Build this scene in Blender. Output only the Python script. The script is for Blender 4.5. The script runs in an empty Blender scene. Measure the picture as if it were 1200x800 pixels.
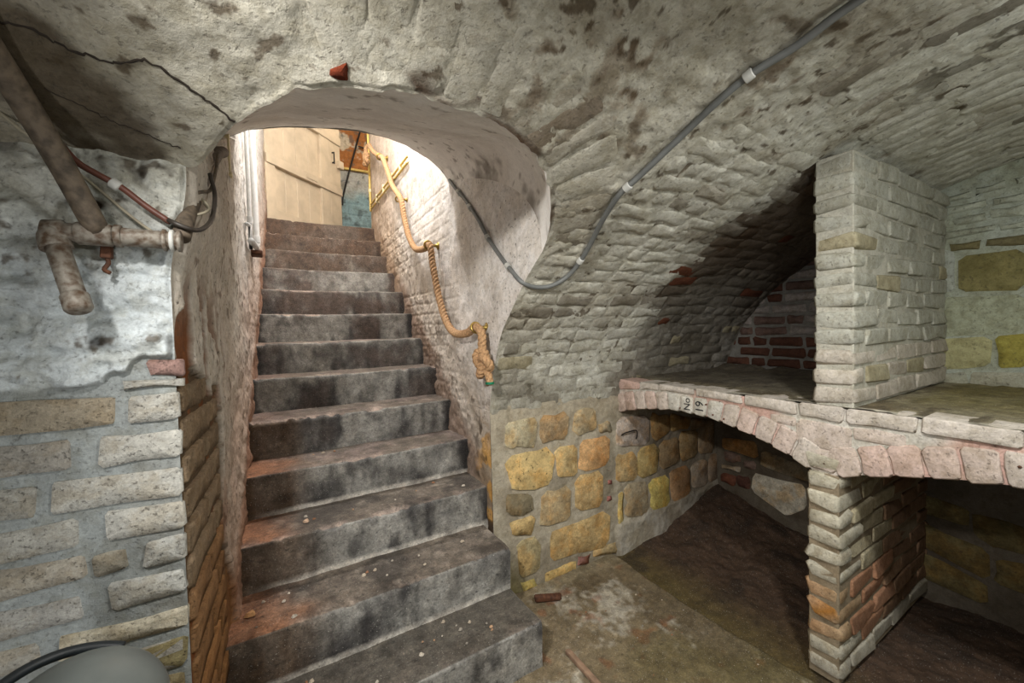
import bpy, math, random
import numpy as np
from mathutils import Vector, Matrix

random.seed(7)
RNG = np.random.default_rng(7)
SC = bpy.context.scene
COL = SC.collection

# ------------------------------------------------------------------ camera
def setup_camera():
    yaw, pit, rol = math.radians(30.9715), math.radians(-1.8364), math.radians(-1.4903)
    d = Vector((math.sin(yaw) * math.cos(pit), math.cos(yaw) * math.cos(pit), math.sin(pit)))
    rt = Vector((math.cos(yaw), -math.sin(yaw), 0))
    up = rt.cross(d)
    a = rt * math.cos(rol) + up * math.sin(rol)
    b = -rt * math.sin(rol) + up * math.cos(rol)
    m = Matrix((a, b, -d)).transposed().to_4x4()
    m.translation = Vector((0, 0, 1.38))
    cam = bpy.data.cameras.new('camera')
    cam.sensor_width = 36.0
    cam.lens = 470.98 / 1200 * 36.0
    cam.clip_start = 0.02
    o = bpy.data.objects.new('camera', cam)
    COL.objects.link(o)
    o.matrix_world = m
    SC.camera = o
setup_camera()

# ------------------------------------------------------------------ world, lamps, exposure
w = bpy.data.worlds.new('world'); SC.world = w
w.use_nodes = True
w.node_tree.nodes['Background'].inputs[0].default_value = (0.5, 0.55, 0.6, 1)
w.node_tree.nodes['Background'].inputs[1].default_value = 0.05
SC.view_settings.view_transform = 'Standard'
SC.view_settings.look = 'None'
SC.view_settings.gamma = 1.0
SC.view_settings.use_curve_mapping = False
SC.view_settings.exposure = 0.12

def lamp(name, kind, loc, power, color=(1, 1, 1), size=0.1, target=None, spot=None, blend=0.5):
    L = bpy.data.lights.new(name, kind)
    L.energy = power; L.color = color
    if kind == 'AREA':
        L.shape = 'DISK'; L.size = size
    else:
        L.shadow_soft_size = size
    if kind == 'SPOT':
        L.spot_size = math.radians(spot or 120); L.spot_blend = blend
    o = bpy.data.objects.new(name, L); COL.objects.link(o)
    o.location = loc
    if target is not None:
        o.rotation_euler = (Vector(target) - Vector(loc)).to_track_quat('-Z', 'Y').to_euler()
    return o

# ceiling lamp above the photographer's left, shining under the stair arch
lamp('cellar_lamp', 'SPOT', (-0.40, 0.30, 1.97), 105, (1, 0.97, 0.93), 0.035, (1.0, 1.45, 0.75), 84, 0.8)
# lamp standing to the left of the photographer
lamp('low_lamp', 'POINT', (-0.47, 0.16, 0.74), 14.0, (0.97, 0.99, 1.0), 0.06)
# ceiling lamp fed by the grey cable, just above the frame
lamp('ceiling_lamp', 'AREA', (0.95, 0.12, 2.03), 19, (1, 0.98, 0.94), 0.10, (1.1, 0.2, 0.0))
# fill lights added behind the photographer, standing for no known lamps
lamp('fill_light', 'POINT', (-0.3, -0.9, 1.80), 6, (1, 0.98, 0.95), 0.15)
lamp('fill_light', 'POINT', (1.35, -0.65, 1.66), 19, (0.95, 1.0, 0.97), 0.12)
# lamps of the stairwell and of the lobby at its top
lamp('stairwell_lamp', 'POINT', (0.42, 2.55, 3.45), 110, (1.0, 0.98, 0.98), 0.06)
lamp('lobby_lamp', 'POINT', (1.3, 4.75, 3.95), 12, (1.0, 0.88, 0.72), 0.10)

# ------------------------------------------------------------------ numeric helpers
def lin(r, g, b):
    f = lambda c: (c / 255 / 12.92) if c <= 10.3 else ((c / 255 + 0.055) / 1.055) ** 2.4
    return np.array([f(r), f(g), f(b)])

def _hash(ix, iy, iz, seed):
    h = (ix * 374761393 + iy * 668265263 + iz * 2147483647 + seed * 1274126177).astype(np.int64) & 0xFFFFFFFF
    h = ((h ^ (h >> 13)) * 1274126177) & 0xFFFFFFFF
    h = ((h ^ (h >> 16)) * 2246822519) & 0xFFFFFFFF
    return ((h ^ (h >> 15)) & 0xFFFFFF) / float(0xFFFFFF)

def vnoise(P, seed=0):
    i = np.floor(P).astype(np.int64); f = P - i
    f = f * f * (3 - 2 * f)
    x, y, z = i[..., 0], i[..., 1], i[..., 2]
    fx, fy, fz = f[..., 0], f[..., 1], f[..., 2]
    def c(a, b, d): return _hash(x + a, y + b, z + d, seed)
    x00 = c(0, 0, 0) * (1 - fx) + c(1, 0, 0) * fx
    x10 = c(0, 1, 0) * (1 - fx) + c(1, 1, 0) * fx
    x01 = c(0, 0, 1) * (1 - fx) + c(1, 0, 1) * fx
    x11 = c(0, 1, 1) * (1 - fx) + c(1, 1, 1) * fx
    return (x00 * (1 - fy) + x10 * fy) * (1 - fz) + (x01 * (1 - fy) + x11 * fy) * fz

def fbm(P, scale, octv=4, seed=0, gain=0.5):
    """fractal noise about 0, roughly -1..1"""
    P = np.asarray(P, float) * (scale if np.isscalar(scale) else np.array(scale))
    out = 0; amp = 1; tot = 0
    for k in range(octv):
        out = out + amp * (vnoise(P + 17.3 * k, seed + k) * 2 - 1); tot += amp
        amp *= gain; P = P * 2.03
    return out / tot * 1.7

def sstep(a, b, x):
    t = np.clip((np.asarray(x, float) - a) / (b - a), 0, 1)
    return t * t * (3 - 2 * t)

def mixc(c, c2, m):
    m = np.clip(m, 0, 1)[..., None]
    return c * (1 - m) + np.asarray(c2) * m

# ------------------------------------------------------------------ object helpers
def setp(o, label=None, cat=None, group=None, kind=None):
    if label: o['label'] = label
    if cat: o['category'] = cat
    if group: o['group'] = group
    if kind: o['kind'] = kind
    return o

def thing(name, loc, label, cat, group=None, kind=None):
    o = bpy.data.objects.new(name, None); o.empty_display_size = 0.05
    COL.objects.link(o); o.location = loc
    return setp(o, label, cat, group, kind)

def world_loc(o):
    v = Vector((0, 0, 0))
    while o is not None:
        v = v + o.location; o = o.parent
    return np.array(v)

def mesh_obj(name, verts, faces, mat, parent=None, col=None, smooth=True, origin=None):
    """verts in world coordinates; quads as an (n,4) array or a list of tuples"""
    verts = np.asarray(verts, float).reshape(-1, 3)
    if origin is None:
        base = world_loc(parent) if parent is not None else np.zeros(3)
    else:
        base = np.asarray(origin, float)
    me = bpy.data.meshes.new(name)
    if isinstance(faces, np.ndarray):
        n = len(faces); k = faces.shape[1]
        me.vertices.add(len(verts)); me.vertices.foreach_set('co', (verts - base).astype(np.float32).ravel())
        me.loops.add(n * k); me.loops.foreach_set('vertex_index', faces.astype(np.int32).ravel())
        me.polygons.add(n)
        me.polygons.foreach_set('loop_start', np.arange(0, n * k, k, dtype=np.int32))
        me.polygons.foreach_set('loop_total', np.full(n, k, dtype=np.int32))
        me.update(calc_edges=True)
    else:
        me.from_pydata([tuple(v) for v in (verts - base)], [], faces)
    if smooth and not isinstance(faces, np.ndarray) and len(verts) < 60:
        weighted(me)
    elif smooth:
        me.polygons.foreach_set('use_smooth', np.ones(len(me.polygons), dtype=bool))
    if col is not None:
        col = np.asarray(col, float)
        if col.ndim == 1: col = np.tile(col, (len(verts), 1))
        col = col.reshape(-1, 3)
        a = me.color_attributes.new('Col', 'FLOAT_COLOR', 'POINT')
        a.data.foreach_set('color', np.concatenate([np.clip(col, 0, 1), np.ones((len(col), 1))], 1).astype(np.float32).ravel())
    me.validate()
    me.materials.append(mat)
    o = bpy.data.objects.new(name, me); COL.objects.link(o)
    if parent is not None:
        o.parent = parent
    if origin is not None:
        o.location = base - (world_loc(parent) if parent is not None else 0)
    return o

def weighted(me):
    """smooth shading with normals weighted by face area, so that large faces stay flat and only edges round"""
    me.polygons.foreach_set('use_smooth', np.ones(len(me.polygons), dtype=bool))
    me.update()
    n = np.zeros((len(me.vertices), 3))
    for p in me.polygons:
        v = np.array(p.normal) * p.area ** 1.5
        for i in p.vertices: n[i] += v
    n /= np.linalg.norm(n, axis=1)[:, None] + 1e-12
    me.normals_split_custom_set_from_vertices([tuple(v) for v in n])

def quads(nu, nv, off=0, flip=False):
    i = np.arange(nu * nv).reshape(nu, nv) + off
    q = np.stack([i[:-1, :-1], i[1:, :-1], i[1:, 1:], i[:-1, 1:]], -1).reshape(-1, 4)
    return q[:, ::-1] if flip else q

def join(parts):
    """[(verts, faces(list of tuples or array), colour)] -> one set"""
    V, F, C, off = [], [], [], 0
    for v, f, c in parts:
        v = np.asarray(v, float).reshape(-1, 3)
        V.append(v)
        c = np.asarray(c, float)
        C.append(np.tile(c, (len(v), 1)) if c.ndim == 1 else c.reshape(-1, 3))
        F += [tuple(int(k) + off for k in q) for q in f]
        off += len(v)
    return np.concatenate(V), F, np.concatenate(C)

# ------------------------------------------------------------------ materials (all procedural)
def masonry(name, rough=0.9, bump=0.5, scale=1.0, var=0.35, pits=0.25, pit_col=(0.05, 0.04, 0.03), spec=0.2, dist=0.003, specks=0.0, tint=None):
    m = bpy.data.materials.new(name); m.use_nodes = True
    nt = m.node_tree; N = nt.nodes; K = nt.links
    b = N['Principled BSDF']; b.inputs['Roughness'].default_value = rough
    b.inputs['Specular IOR Level'].default_value = spec
    at = N.new('ShaderNodeAttribute'); at.attribute_name = 'Col'
    geo = N.new('ShaderNodeNewGeometry')
    def noise(s, det, ro=0.6, off=0.0):
        n = N.new('ShaderNodeTexNoise'); n.inputs['Scale'].default_value = s * scale
        n.inputs['Detail'].default_value = det; n.inputs['Roughness'].default_value = ro
        if off:
            ad = N.new('ShaderNodeVectorMath'); ad.inputs[1].default_value = (off, off * .7, off * 1.3)
            K.new(geo.outputs['Position'], ad.inputs[0]); K.new(ad.outputs[0], n.inputs['Vector'])
        else:
            K.new(geo.outputs['Position'], n.inputs['Vector'])
        return n
    def ramp(src, p0, v0, p1, v1):
        r = N.new('ShaderNodeMapRange'); r.inputs[1].default_value = p0; r.inputs[2].default_value = p1
        r.inputs[3].default_value = v0; r.inputs[4].default_value = v1
        K.new(src, r.inputs[0]); return r.outputs[0]
    def mul(c, f):
        x = N.new('ShaderNodeVectorMath'); x.operation = 'SCALE'
        K.new(c, x.inputs[0]); K.new(f, x.inputs['Scale']); return x.outputs[0]
    def over(fac, c, col):
        mx = N.new('ShaderNodeMix'); mx.data_type = 'RGBA'
        K.new(fac, mx.inputs[0]); K.new(c, mx.inputs[6]); mx.inputs[7].default_value = (*col, 1); return mx.outputs[2]
    n1 = noise(18, 8); n2 = noise(150, 5, 0.7); n3 = noise(52, 8, 0.7, 3.1); n4 = noise(85, 5, 0.65, 7.7)
    c = mul(at.outputs['Color'], ramp(n1.outputs[0], 0.32, 1 - var, 0.68, 1 + var * 0.7))
    c = mul(c, ramp(n3.outputs[0], 0.32, 1 - var * .8, 0.68, 1 + var * 0.6))
    c = mul(c, ramp(n2.outputs[0], 0.32, 1 - var * 0.9, 0.68, 1 + var * 0.7))
    if tint:
        for k, (s, col, amt) in enumerate(tint):
            mv = N.new('ShaderNodeVectorMath'); mv.operation = 'MULTIPLY'; K.new(c, mv.inputs[0]); mv.inputs[1].default_value = col
            mx = N.new('ShaderNodeMix'); mx.data_type = 'RGBA'
            K.new(ramp(noise(s, 7, 0.65, 11.3 + 5 * k).outputs[0], 0.47, 0.0, 0.60, amt), mx.inputs[0]); K.new(c, mx.inputs[6]); K.new(mv.outputs[0], mx.inputs[7])
            c = mx.outputs[2]
    c = over(ramp(n4.outputs[0], 0.60, 0.0, 0.68, pits), c, pit_col)
    if specks:
        c = over(ramp(noise(240, 2, 0.5, 5.3).outputs[0], 0.68, 0.0, 0.72, specks), c, (.62, .6, .54))
    if hasattr(c, 'node'): K.new(c, b.inputs['Base Color'])
    ad = N.new('ShaderNodeMath'); ad.operation = 'MULTIPLY_ADD'
    K.new(n1.outputs[0], ad.inputs[0]); ad.inputs[1].default_value = 1.2; K.new(n3.outputs[0], ad.inputs[2])
    ad2 = N.new('ShaderNodeMath'); ad2.operation = 'MULTIPLY_ADD'
    K.new(n2.outputs[0], ad2.inputs[0]); ad2.inputs[1].default_value = 0.55; K.new(ad.outputs[0], ad2.inputs[2])
    pt = ramp(n4.outputs[0], 0.56, 0.0, 0.70, -0.5)
    ad3 = N.new('ShaderNodeMath'); ad3.operation = 'ADD'; K.new(ad2.outputs[0], ad3.inputs[0]); K.new(pt, ad3.inputs[1])
    bp = N.new('ShaderNodeBump'); bp.inputs['Strength'].default_value = bump; bp.inputs['Distance'].default_value = dist
    K.new(ad3.outputs[0], bp.inputs['Height']); K.new(bp.outputs[0], b.inputs['Normal'])
    return m

def plain(name, col, rough=0.5, metal=0.0, var=0.25, scale=30, bump=0.15, col2=None):
    m = bpy.data.materials.new(name); m.use_nodes = True
    nt = m.node_tree; N = nt.nodes; K = nt.links
    b = N['Principled BSDF']; b.inputs['Roughness'].default_value = rough; b.inputs['Metallic'].default_value = metal
    tc = N.new('ShaderNodeTexCoord')
    n = N.new('ShaderNodeTexNoise'); n.inputs['Scale'].default_value = scale; n.inputs['Detail'].default_value = 6
    K.new(tc.outputs['Object'], n.inputs['Vector'])
    r = N.new('ShaderNodeValToRGB')
    c = np.array(col)
    c2 = np.array(col2) if col2 is not None else c * (1 - var)
    r.color_ramp.elements[0].position = 0.35; r.color_ramp.elements[0].color = (*c2, 1)
    r.color_ramp.elements[1].position = 0.6; r.color_ramp.elements[1].color = (*np.clip(c * (1 + var * .3), 0, 1), 1)
    K.new(n.outputs[0], r.inputs[0]); K.new(r.outputs[0], b.inputs['Base Color'])
    if bump:
        bp = N.new('ShaderNodeBump'); bp.inputs['Strength'].default_value = bump; bp.inputs['Distance'].default_value = 0.003
        K.new(n.outputs[0], bp.inputs['Height']); K.new(bp.outputs[0], b.inputs['Normal'])
    return m

DIRT = [(11, (0.66, 0.63, 0.55), 0.5), (38, (0.72, 0.69, 0.62), 0.5)]
LIGHT_DIRT = [(9, (0.80, 0.76, 0.70), 0.5), (38, (0.78, 0.74, 0.68), 0.45)]
M_WHITE = masonry('whitewashed_masonry', 0.85, 1.0, 1.0, 0.15, 0.55, (0.11, 0.095, 0.075), tint=DIRT)
M_FLAKE = masonry('flaking_whitewash', 0.85, 1.0, 0.75, 0.14, 0.8, (0.09, 0.075, 0.06), tint=LIGHT_DIRT)
M_SMOOTH = masonry('smooth_whitewash', 0.85, 0.45, 0.6, 0.07, 0.25, (0.2, 0.18, 0.15), tint=[(6, (0.88, 0.86, 0.83), 0.6)])
M_BRICK = masonry('rough_brick', 0.92, 1.0, 1.5, 0.22, 0.6, (0.05, 0.042, 0.035), tint=[(14, (0.75, 0.68, 0.58), 0.6)])
STAIN = [(10, (1.12, 0.84, 0.52), 0.6), (17, (0.55, 0.50, 0.44), 0.55), (30, (1.25, 1.24, 1.2), 0.5)]
M_STONE = masonry('rough_sandstone', 0.92, 1.0, 0.9, 0.26, 0.6, (0.075, 0.055, 0.035), tint=STAIN)
M_SPOTTED = masonry('black_crusted_sandstone', 0.92, 1.0, 0.55, 0.24, 0.95, (0.03, 0.027, 0.02), tint=STAIN)
M_MORTAR = masonry('mortar', 0.95, 0.9, 1.3, 0.16, 0.4, (0.11, 0.10, 0.085), tint=[(15, (0.72, 0.68, 0.6), 0.55)])
M_STEP = masonry('worn_stone_step', 0.72, 1.0, 0.9, 0.36, 0.6, (0.03, 0.028, 0.027), 0.35, 0.003, 0.5, tint=[(9, (0.55, 0.52, 0.5), 0.55), (28, (1.35, 1.32, 1.27), 0.45)])
M_FLOOR = masonry('damp_floor', 0.8, 0.9, 1.1, 0.3, 0.5, (0.035, 0.03, 0.024), 0.4, 0.003, 0.8, tint=[(8, (0.6, 0.55, 0.45), 0.5), (26, (1.4, 1.38, 1.3), 0.4)])
M_EARTH = M_FLOOR
M_IRON = plain('grey_painted_iron', lin(128, 122, 112), 0.6, 0.15, 0.35, 70, 0.7, lin(84, 66, 50))
M_RUST = plain('rusty_iron', lin(96, 60, 40), 0.8, 0.1, 0.5, 50, 0.5)
M_BROWNPIPE = plain('brown_pipe', lin(98, 86, 72), 0.7, 0.1, 0.5, 60, 0.7)
M_GREYCABLE = plain('grey_cable', lin(104, 106, 104), 0.5, 0.0, 0.15, 30, 0.0)
M_CLIP = plain('white_clip', lin(190, 190, 184), 0.5, 0, 0.15)
M_REDCABLE = plain('brown_red_cable', lin(98, 58, 45), 0.5, 0, 0.3)
M_DARKCABLE = plain('dark_cable', lin(52, 46, 40), 0.5, 0, 0.3)
M_PALECABLE = plain('pale_cable', lin(150, 142, 122), 0.6, 0, 0.3)
M_WHITEPIPE = plain('white_pipe', lin(205, 206, 205), 0.45, 0, 0.12)
M_YELLOW = plain('yellow_pipe', lin(206, 176, 96), 0.5, 0, 0.2)
M_CREAM = plain('cream_trunking', lin(212, 200, 160), 0.5, 0, 0.15)
M_DOOR = plain('cream_painted_wood', lin(196, 180, 155), 0.65, 0, 0.14, 8, 0.3)
M_WOOD = plain('dark_wood', lin(82, 54, 34), 0.7, 0, 0.45, 12, 0.4)
M_STICK = plain('bare_wood', lin(150, 122, 100), 0.8, 0, 0.3, 30, 0.4)
M_ROPE = plain('manila_rope', lin(182, 144, 104), 0.85, 0, 0.35, 120, 0.6)
M_BRASS = plain('brass', lin(176, 150, 84), 0.35, 0.85, 0.3)
M_TAPE = plain('green_tape', lin(16, 120, 84), 0.5, 0, 0.2)
M_DARKMETAL = plain('dark_metal', lin(44, 42, 40), 0.5, 0.5, 0.2)
M_LAMP = plain('grey_lamp_enamel', lin(116, 122, 120), 0.42, 0.3, 0.12, 14, 0.1)
M_RUBBER = plain('black_rubber', lin(30, 36, 40), 0.5, 0, 0.2)
M_BEIGE = plain('beige_plastic', lin(200, 190, 172), 0.5, 0, 0.1)
M_INK = plain('black_ink', lin(40, 40, 42), 0.9, 0, 0.2, 30, 0)
M_CHIP = masonry('chip', 0.9, 0.4, 2.0, 0.25, 0.1)

# ------------------------------------------------------------------ small shape builders
def smooth_path(pts, step=0.012):
    P = np.asarray(pts, float)
    P = np.concatenate([[2 * P[0] - P[1]], P, [2 * P[-1] - P[-2]]])
    out = []
    for i in range(1, len(P) - 2):
        p0, p1, p2, p3 = P[i - 1:i + 3]
        n = max(2, int(np.linalg.norm(p2 - p1) / step))
        t = np.linspace(0, 1, n, endpoint=False)[:, None]
        out.append(0.5 * (2 * p1 + (p2 - p0) * t + (2 * p0 - 5 * p1 + 4 * p2 - p3) * t ** 2 + (3 * p1 - p0 - 3 * p2 + p3) * t ** 3))
    out.append(P[-2:-1])
    return np.concatenate(out)

def frames(P):
    T = np.gradient(P, axis=0); T /= np.linalg.norm(T, axis=1)[:, None] + 1e-12
    n = np.cross(T[0], [0, 0, 1.0]);
    if np.linalg.norm(n) < 1e-3: n = np.cross(T[0], [1.0, 0, 0])
    n /= np.linalg.norm(n); Ns = []
    for t in T:
        n = n - t * (n @ t); n /= np.linalg.norm(n) + 1e-12; Ns.append(n.copy())
    Ns = np.array(Ns); return T, Ns, np.cross(T, Ns)

def tube(pts, r, sides=10, step=0.012, smooth=True, cap=True):
    P = smooth_path(pts, step) if smooth and len(pts) > 2 else np.asarray(pts, float)
    T, A, B = frames(P); n = len(P)
    rr = np.full(n, r) if np.isscalar(r) else np.interp(np.linspace(0, 1, n), np.linspace(0, 1, len(r)), r)
    a = np.linspace(0, 2 * np.pi, sides, endpoint=False)
    V = P[:, None] + rr[:, None, None] * (np.cos(a)[None, :, None] * A[:, None] + np.sin(a)[None, :, None] * B[:, None])
    F = []
    for i in range(n - 1):
        for j in range(sides):
            k = (j + 1) % sides
            F.append((i * sides + j, i * sides + k, (i + 1) * sides + k, (i + 1) * sides + j))
    if cap:
        F.append(tuple(range(sides - 1, -1, -1))); F.append(tuple((n - 1) * sides + j for j in range(sides)))
    return V.reshape(-1, 3), F

def lathe(axis0, axis1, prof, sides=20, ref=None):
    """profile [(t along axis in metres, radius)]"""
    a0 = np.asarray(axis0, float); T = np.asarray(axis1, float) - a0; T /= np.linalg.norm(T)
    A = np.cross(T, [0, 0, 1.0] if abs(T[2]) < .9 else [1.0, 0, 0]); A /= np.linalg.norm(A); B = np.cross(T, A)
    ang = np.linspace(0, 2 * np.pi, sides, endpoint=False)
    V = np.array([[a0 + T * t + r * (np.cos(q) * A + np.sin(q) * B) for q in ang] for t, r in prof]).reshape(-1, 3)
    n = len(prof); F = []
    for i in range(n - 1):
        for j in range(sides):
            k = (j + 1) % sides
            F.append((i * sides + j, i * sides + k, (i + 1) * sides + k, (i + 1) * sides + j))
    F.append(tuple(range(sides - 1, -1, -1))); F.append(tuple((n - 1) * sides + j for j in range(sides)))
    return V, F

def box(c0, c1, bev=0.004, jit=0.0, warp=None):
    """chamfered box: 24 vertices, 44 triangles"""
    c0, c1 = np.minimum(c0, c1).astype(float), np.maximum(c0, c1).astype(float)
    ctr = (c0 + c1) / 2; h = np.abs(c1 - c0) / 2
    bv = np.minimum(bev, h * 0.45)
    V = []; idx = {}
    for sx in (-1, 1):
        for sy in (-1, 1):
            for sz in (-1, 1):
                s = np.array([sx, sy, sz]); j = RNG.normal(0, 1, 3) * jit
                for ax in range(3):
                    p = s * (h - bv); p[ax] = s[ax] * h[ax]
                    idx[(sx, sy, sz, ax)] = len(V); V.append(ctr + p + j)
    F = []
    for ax in range(3):
        o1, o2 = [(1, 2), (2, 0), (0, 1)][ax]
        for s in (-1, 1):
            loop = []
            for a, b in ((-1, -1), (1, -1), (1, 1), (-1, 1)):
                k = [0, 0, 0]; k[ax] = s; k[o1] = a; k[o2] = b
                loop.append(idx[(*k, ax)])
            F.append(tuple(loop if s > 0 else loop[::-1]))
    for ax in range(3):
        o1, o2 = [(1, 2), (2, 0), (0, 1)][ax]
        for s1 in (-1, 1):
            for s2 in (-1, 1):
                def g(sa, axx):
                    k = [0, 0, 0]; k[ax] = sa; k[o1] = s1; k[o2] = s2; return idx[(*k, axx)]
                q = (g(-1, o1), g(1, o1), g(1, o2), g(-1, o2))
                F.append(q if s1 * s2 < 0 else q[::-1])
    for sx in (-1, 1):
        for sy in (-1, 1):
            for sz in (-1, 1):
                t = tuple(idx[(sx, sy, sz, a)] for a in range(3))
                F.append(t if sx * sy * sz > 0 else t[::-1])
    V = np.array(V)
    if warp is not None: V = warp(V)
    return V, F

def pillow(poly, to3d, h=0.010, base=-0.012, inset=0.007, round_=0.22, jit=0.003, rnd=None):
    """low block with a ragged rounded outline; poly is a list of (a,b); to3d(a,b,h)->xyz"""
    rnd = rnd or random
    P = np.asarray(poly, float); n = len(P)
    O = []
    ln = [np.linalg.norm(P[(i + 1) % n] - P[i]) for i in range(n)]
    longest = sorted(range(n), key=lambda i: -ln[i])[:2]
    for i in range(n):
        p, q, r = P[i - 1], P[i], P[(i + 1) % n]
        l1 = np.linalg.norm(p - q); l2 = np.linalg.norm(r - q)
        c = min(l1, l2) * round_
        O += [q + (p - q) / l1 * c, q + (r - q) / l2 * c]
        if i in longest: O.append(q + (r - q) * rnd.uniform(.38, .62))
    O = np.array(O); O = O + np.array([[rnd.gauss(0, jit), rnd.gauss(0, jit)] for _ in O])
    ctr = O.mean(0); m = len(O)
    d = ctr - O; L = np.linalg.norm(d, axis=1)[:, None]
    I = O + d / L * np.minimum(inset, L * 0.5)
    ih = np.array([h + rnd.gauss(0, h * .12) for _ in range(m)])
    rings = [(O, np.full(m, base))]
    if base < -.05: rings.append((O, ih - inset))
    rings.append((I, ih))
    a = np.concatenate([r[0][:, 0] for r in rings] + [[ctr[0]]]); b = np.concatenate([r[0][:, 1] for r in rings] + [[ctr[1]]])
    hh = np.concatenate([r[1] for r in rings] + [[h * 1.03]])
    V = to3d(a, b, hh); k = len(rings) - 1
    F = [(j * m + i, j * m + (i + 1) % m, (j + 1) * m + (i + 1) % m, (j + 1) * m + i) for j in range(k) for i in range(m)]
    F += [(k * m + i, k * m + (i + 1) % m, (k + 1) * m) for i in range(m)]
    # orientation: outward along +h
    v0, v1, v2 = V[F[-1][0]], V[F[-1][1]], V[F[-1][2]]
    up = to3d(np.array([ctr[0]]), np.array([ctr[1]]), np.array([1.0]))[0] - to3d(np.array([ctr[0]]), np.array([ctr[1]]), np.array([0.0]))[0]
    if np.cross(v1 - v0, v2 - v0) @ up < 0: F = [f[::-1] for f in F]
    return V, F

# ================================================================== STRUCTURE
# the main barrel vault runs along X; its section in (Y, Z), from the rear springing over the crown to the stair side
_py = np.array([-2.62, -2.5, -2.2, -1.8, -1.2, -.6, 0, .37, .60, .77, .9, 1.085, 1.194, 1.31, 1.44, 1.53, 1.63, 1.715, 1.765, 1.775])
_pz = np.array([.0, .98, 1.32, 1.6, 1.87, 2.06, 2.11, 2.08, 2.03, 1.95, 1.885, 1.80, 1.75, 1.68, 1.585, 1.48, 1.36, 1.18, 1.02, .95])
_d = np.concatenate([[0], np.cumsum(np.hypot(np.diff(_py), np.diff(_pz)))])
_sd = np.linspace(0, _d[-1], 1200)
def _sm(v):
    k = np.hanning(41); k /= k.sum()
    return np.convolve(np.concatenate([v[0] + (v[0] - v[1:21][::-1]), v, v[-1] + (v[-1] - v[-21:-1][::-1])]), k, 'valid')
_sy = _sm(np.interp(_sd, _d, _py)); _sz = _sm(np.interp(_sd, _d, _pz))
_sd = np.concatenate([[0], np.cumsum(np.hypot(np.diff(_sy), np.diff(_sz)))])
_ty = np.gradient(_sy, _sd); _tz = np.gradient(_sz, _sd)
def s_of_y(y): return np.interp(y, _sy, _sd)
def prof(y): return np.interp(y, _sy, _sz)
S_END = _sd[-1]
def vault_low(X, s):
    return 0.012 * fbm(np.stack([X, s, 0 * X], -1), 1.7, 2, 11) + 0.004 * fbm(np.stack([X, s, 0 * X], -1), 6, 2, 12)
def vault(X, s, h):
    X, s, h = np.broadcast_arrays(np.asarray(X, float), np.asarray(s, float), np.asarray(h, float))
    y = np.interp(s, _sd, _sy); z = np.interp(s, _sd, _sz)
    ny = np.interp(s, _sd, _tz); nz = -np.interp(s, _sd, _ty)      # towards the room
    h = h + vault_low(X, s)
    return np.stack([X, y + ny * h, z + nz * h], -1)

# front edge of the stair opening in the vault: Y as a function of X
HX = np.array([-.15, -.13, -.112, -.056, -.02, .023, .083, .145, .21, .282, .361, .451, .562, .649, .728, .826, .88, .913, .925])
HY = np.array([1.17, 1.165, 1.143, 1.048, 1.0, .959, .922, .9, .888, .881, .877, .886, .909, .94, .997, 1.10, 1.18, 1.25, 1.30])
X_L, X_R = -.15, .925
def yfront(X):
    X = np.asarray(X, float); q = np.stack([X, 0 * X, 0 * X], -1)
    return np.interp(X, HX, HY) + (.007 * fbm(q, 14, 3, 5) + .004 * fbm(q, 45, 2, 6)) * sstep(X_L, X_L + .06, X) * sstep(X_R, X_R - .04, X)
def xl(Y, Z=0.0): return -.187 + .055 * np.maximum(0, Y - 1.17) + .037 * sstep(1.5, 1.75, Z) * sstep(2.2, 1.2, Y)
def xr(Y): return .93 + .021 * (Y - 1.75) * (Y > 1.4) - .0073 * (Y <= 1.4)

CRACK = np.array([(-.40, .93), (-.315, .929), (-.27, .945), (-.217, .955), (-.168, .943), (-.127, .965), (-.086, .996), (-.057, 1.021), (-.045, 1.03)])
CRACK2 = np.array([(-.32, 1.03), (-.25, 1.075), (-.2, 1.1), (-.15, 1.12)])
def polydist(x, y, L):
    d = np.full(np.shape(x), 9.0)
    for (x0, y0), (x1, y1) in zip(L[:-1], L[1:]):
        t = np.clip(((x - x0) * (x1 - x0) + (y - y0) * (y1 - y0)) / ((x1 - x0) ** 2 + (y1 - y0) ** 2), 0, 1)
        d = np.minimum(d, np.hypot(x - x0 - t * (x1 - x0), y - y0 - t * (y1 - y0)))
    return d

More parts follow.
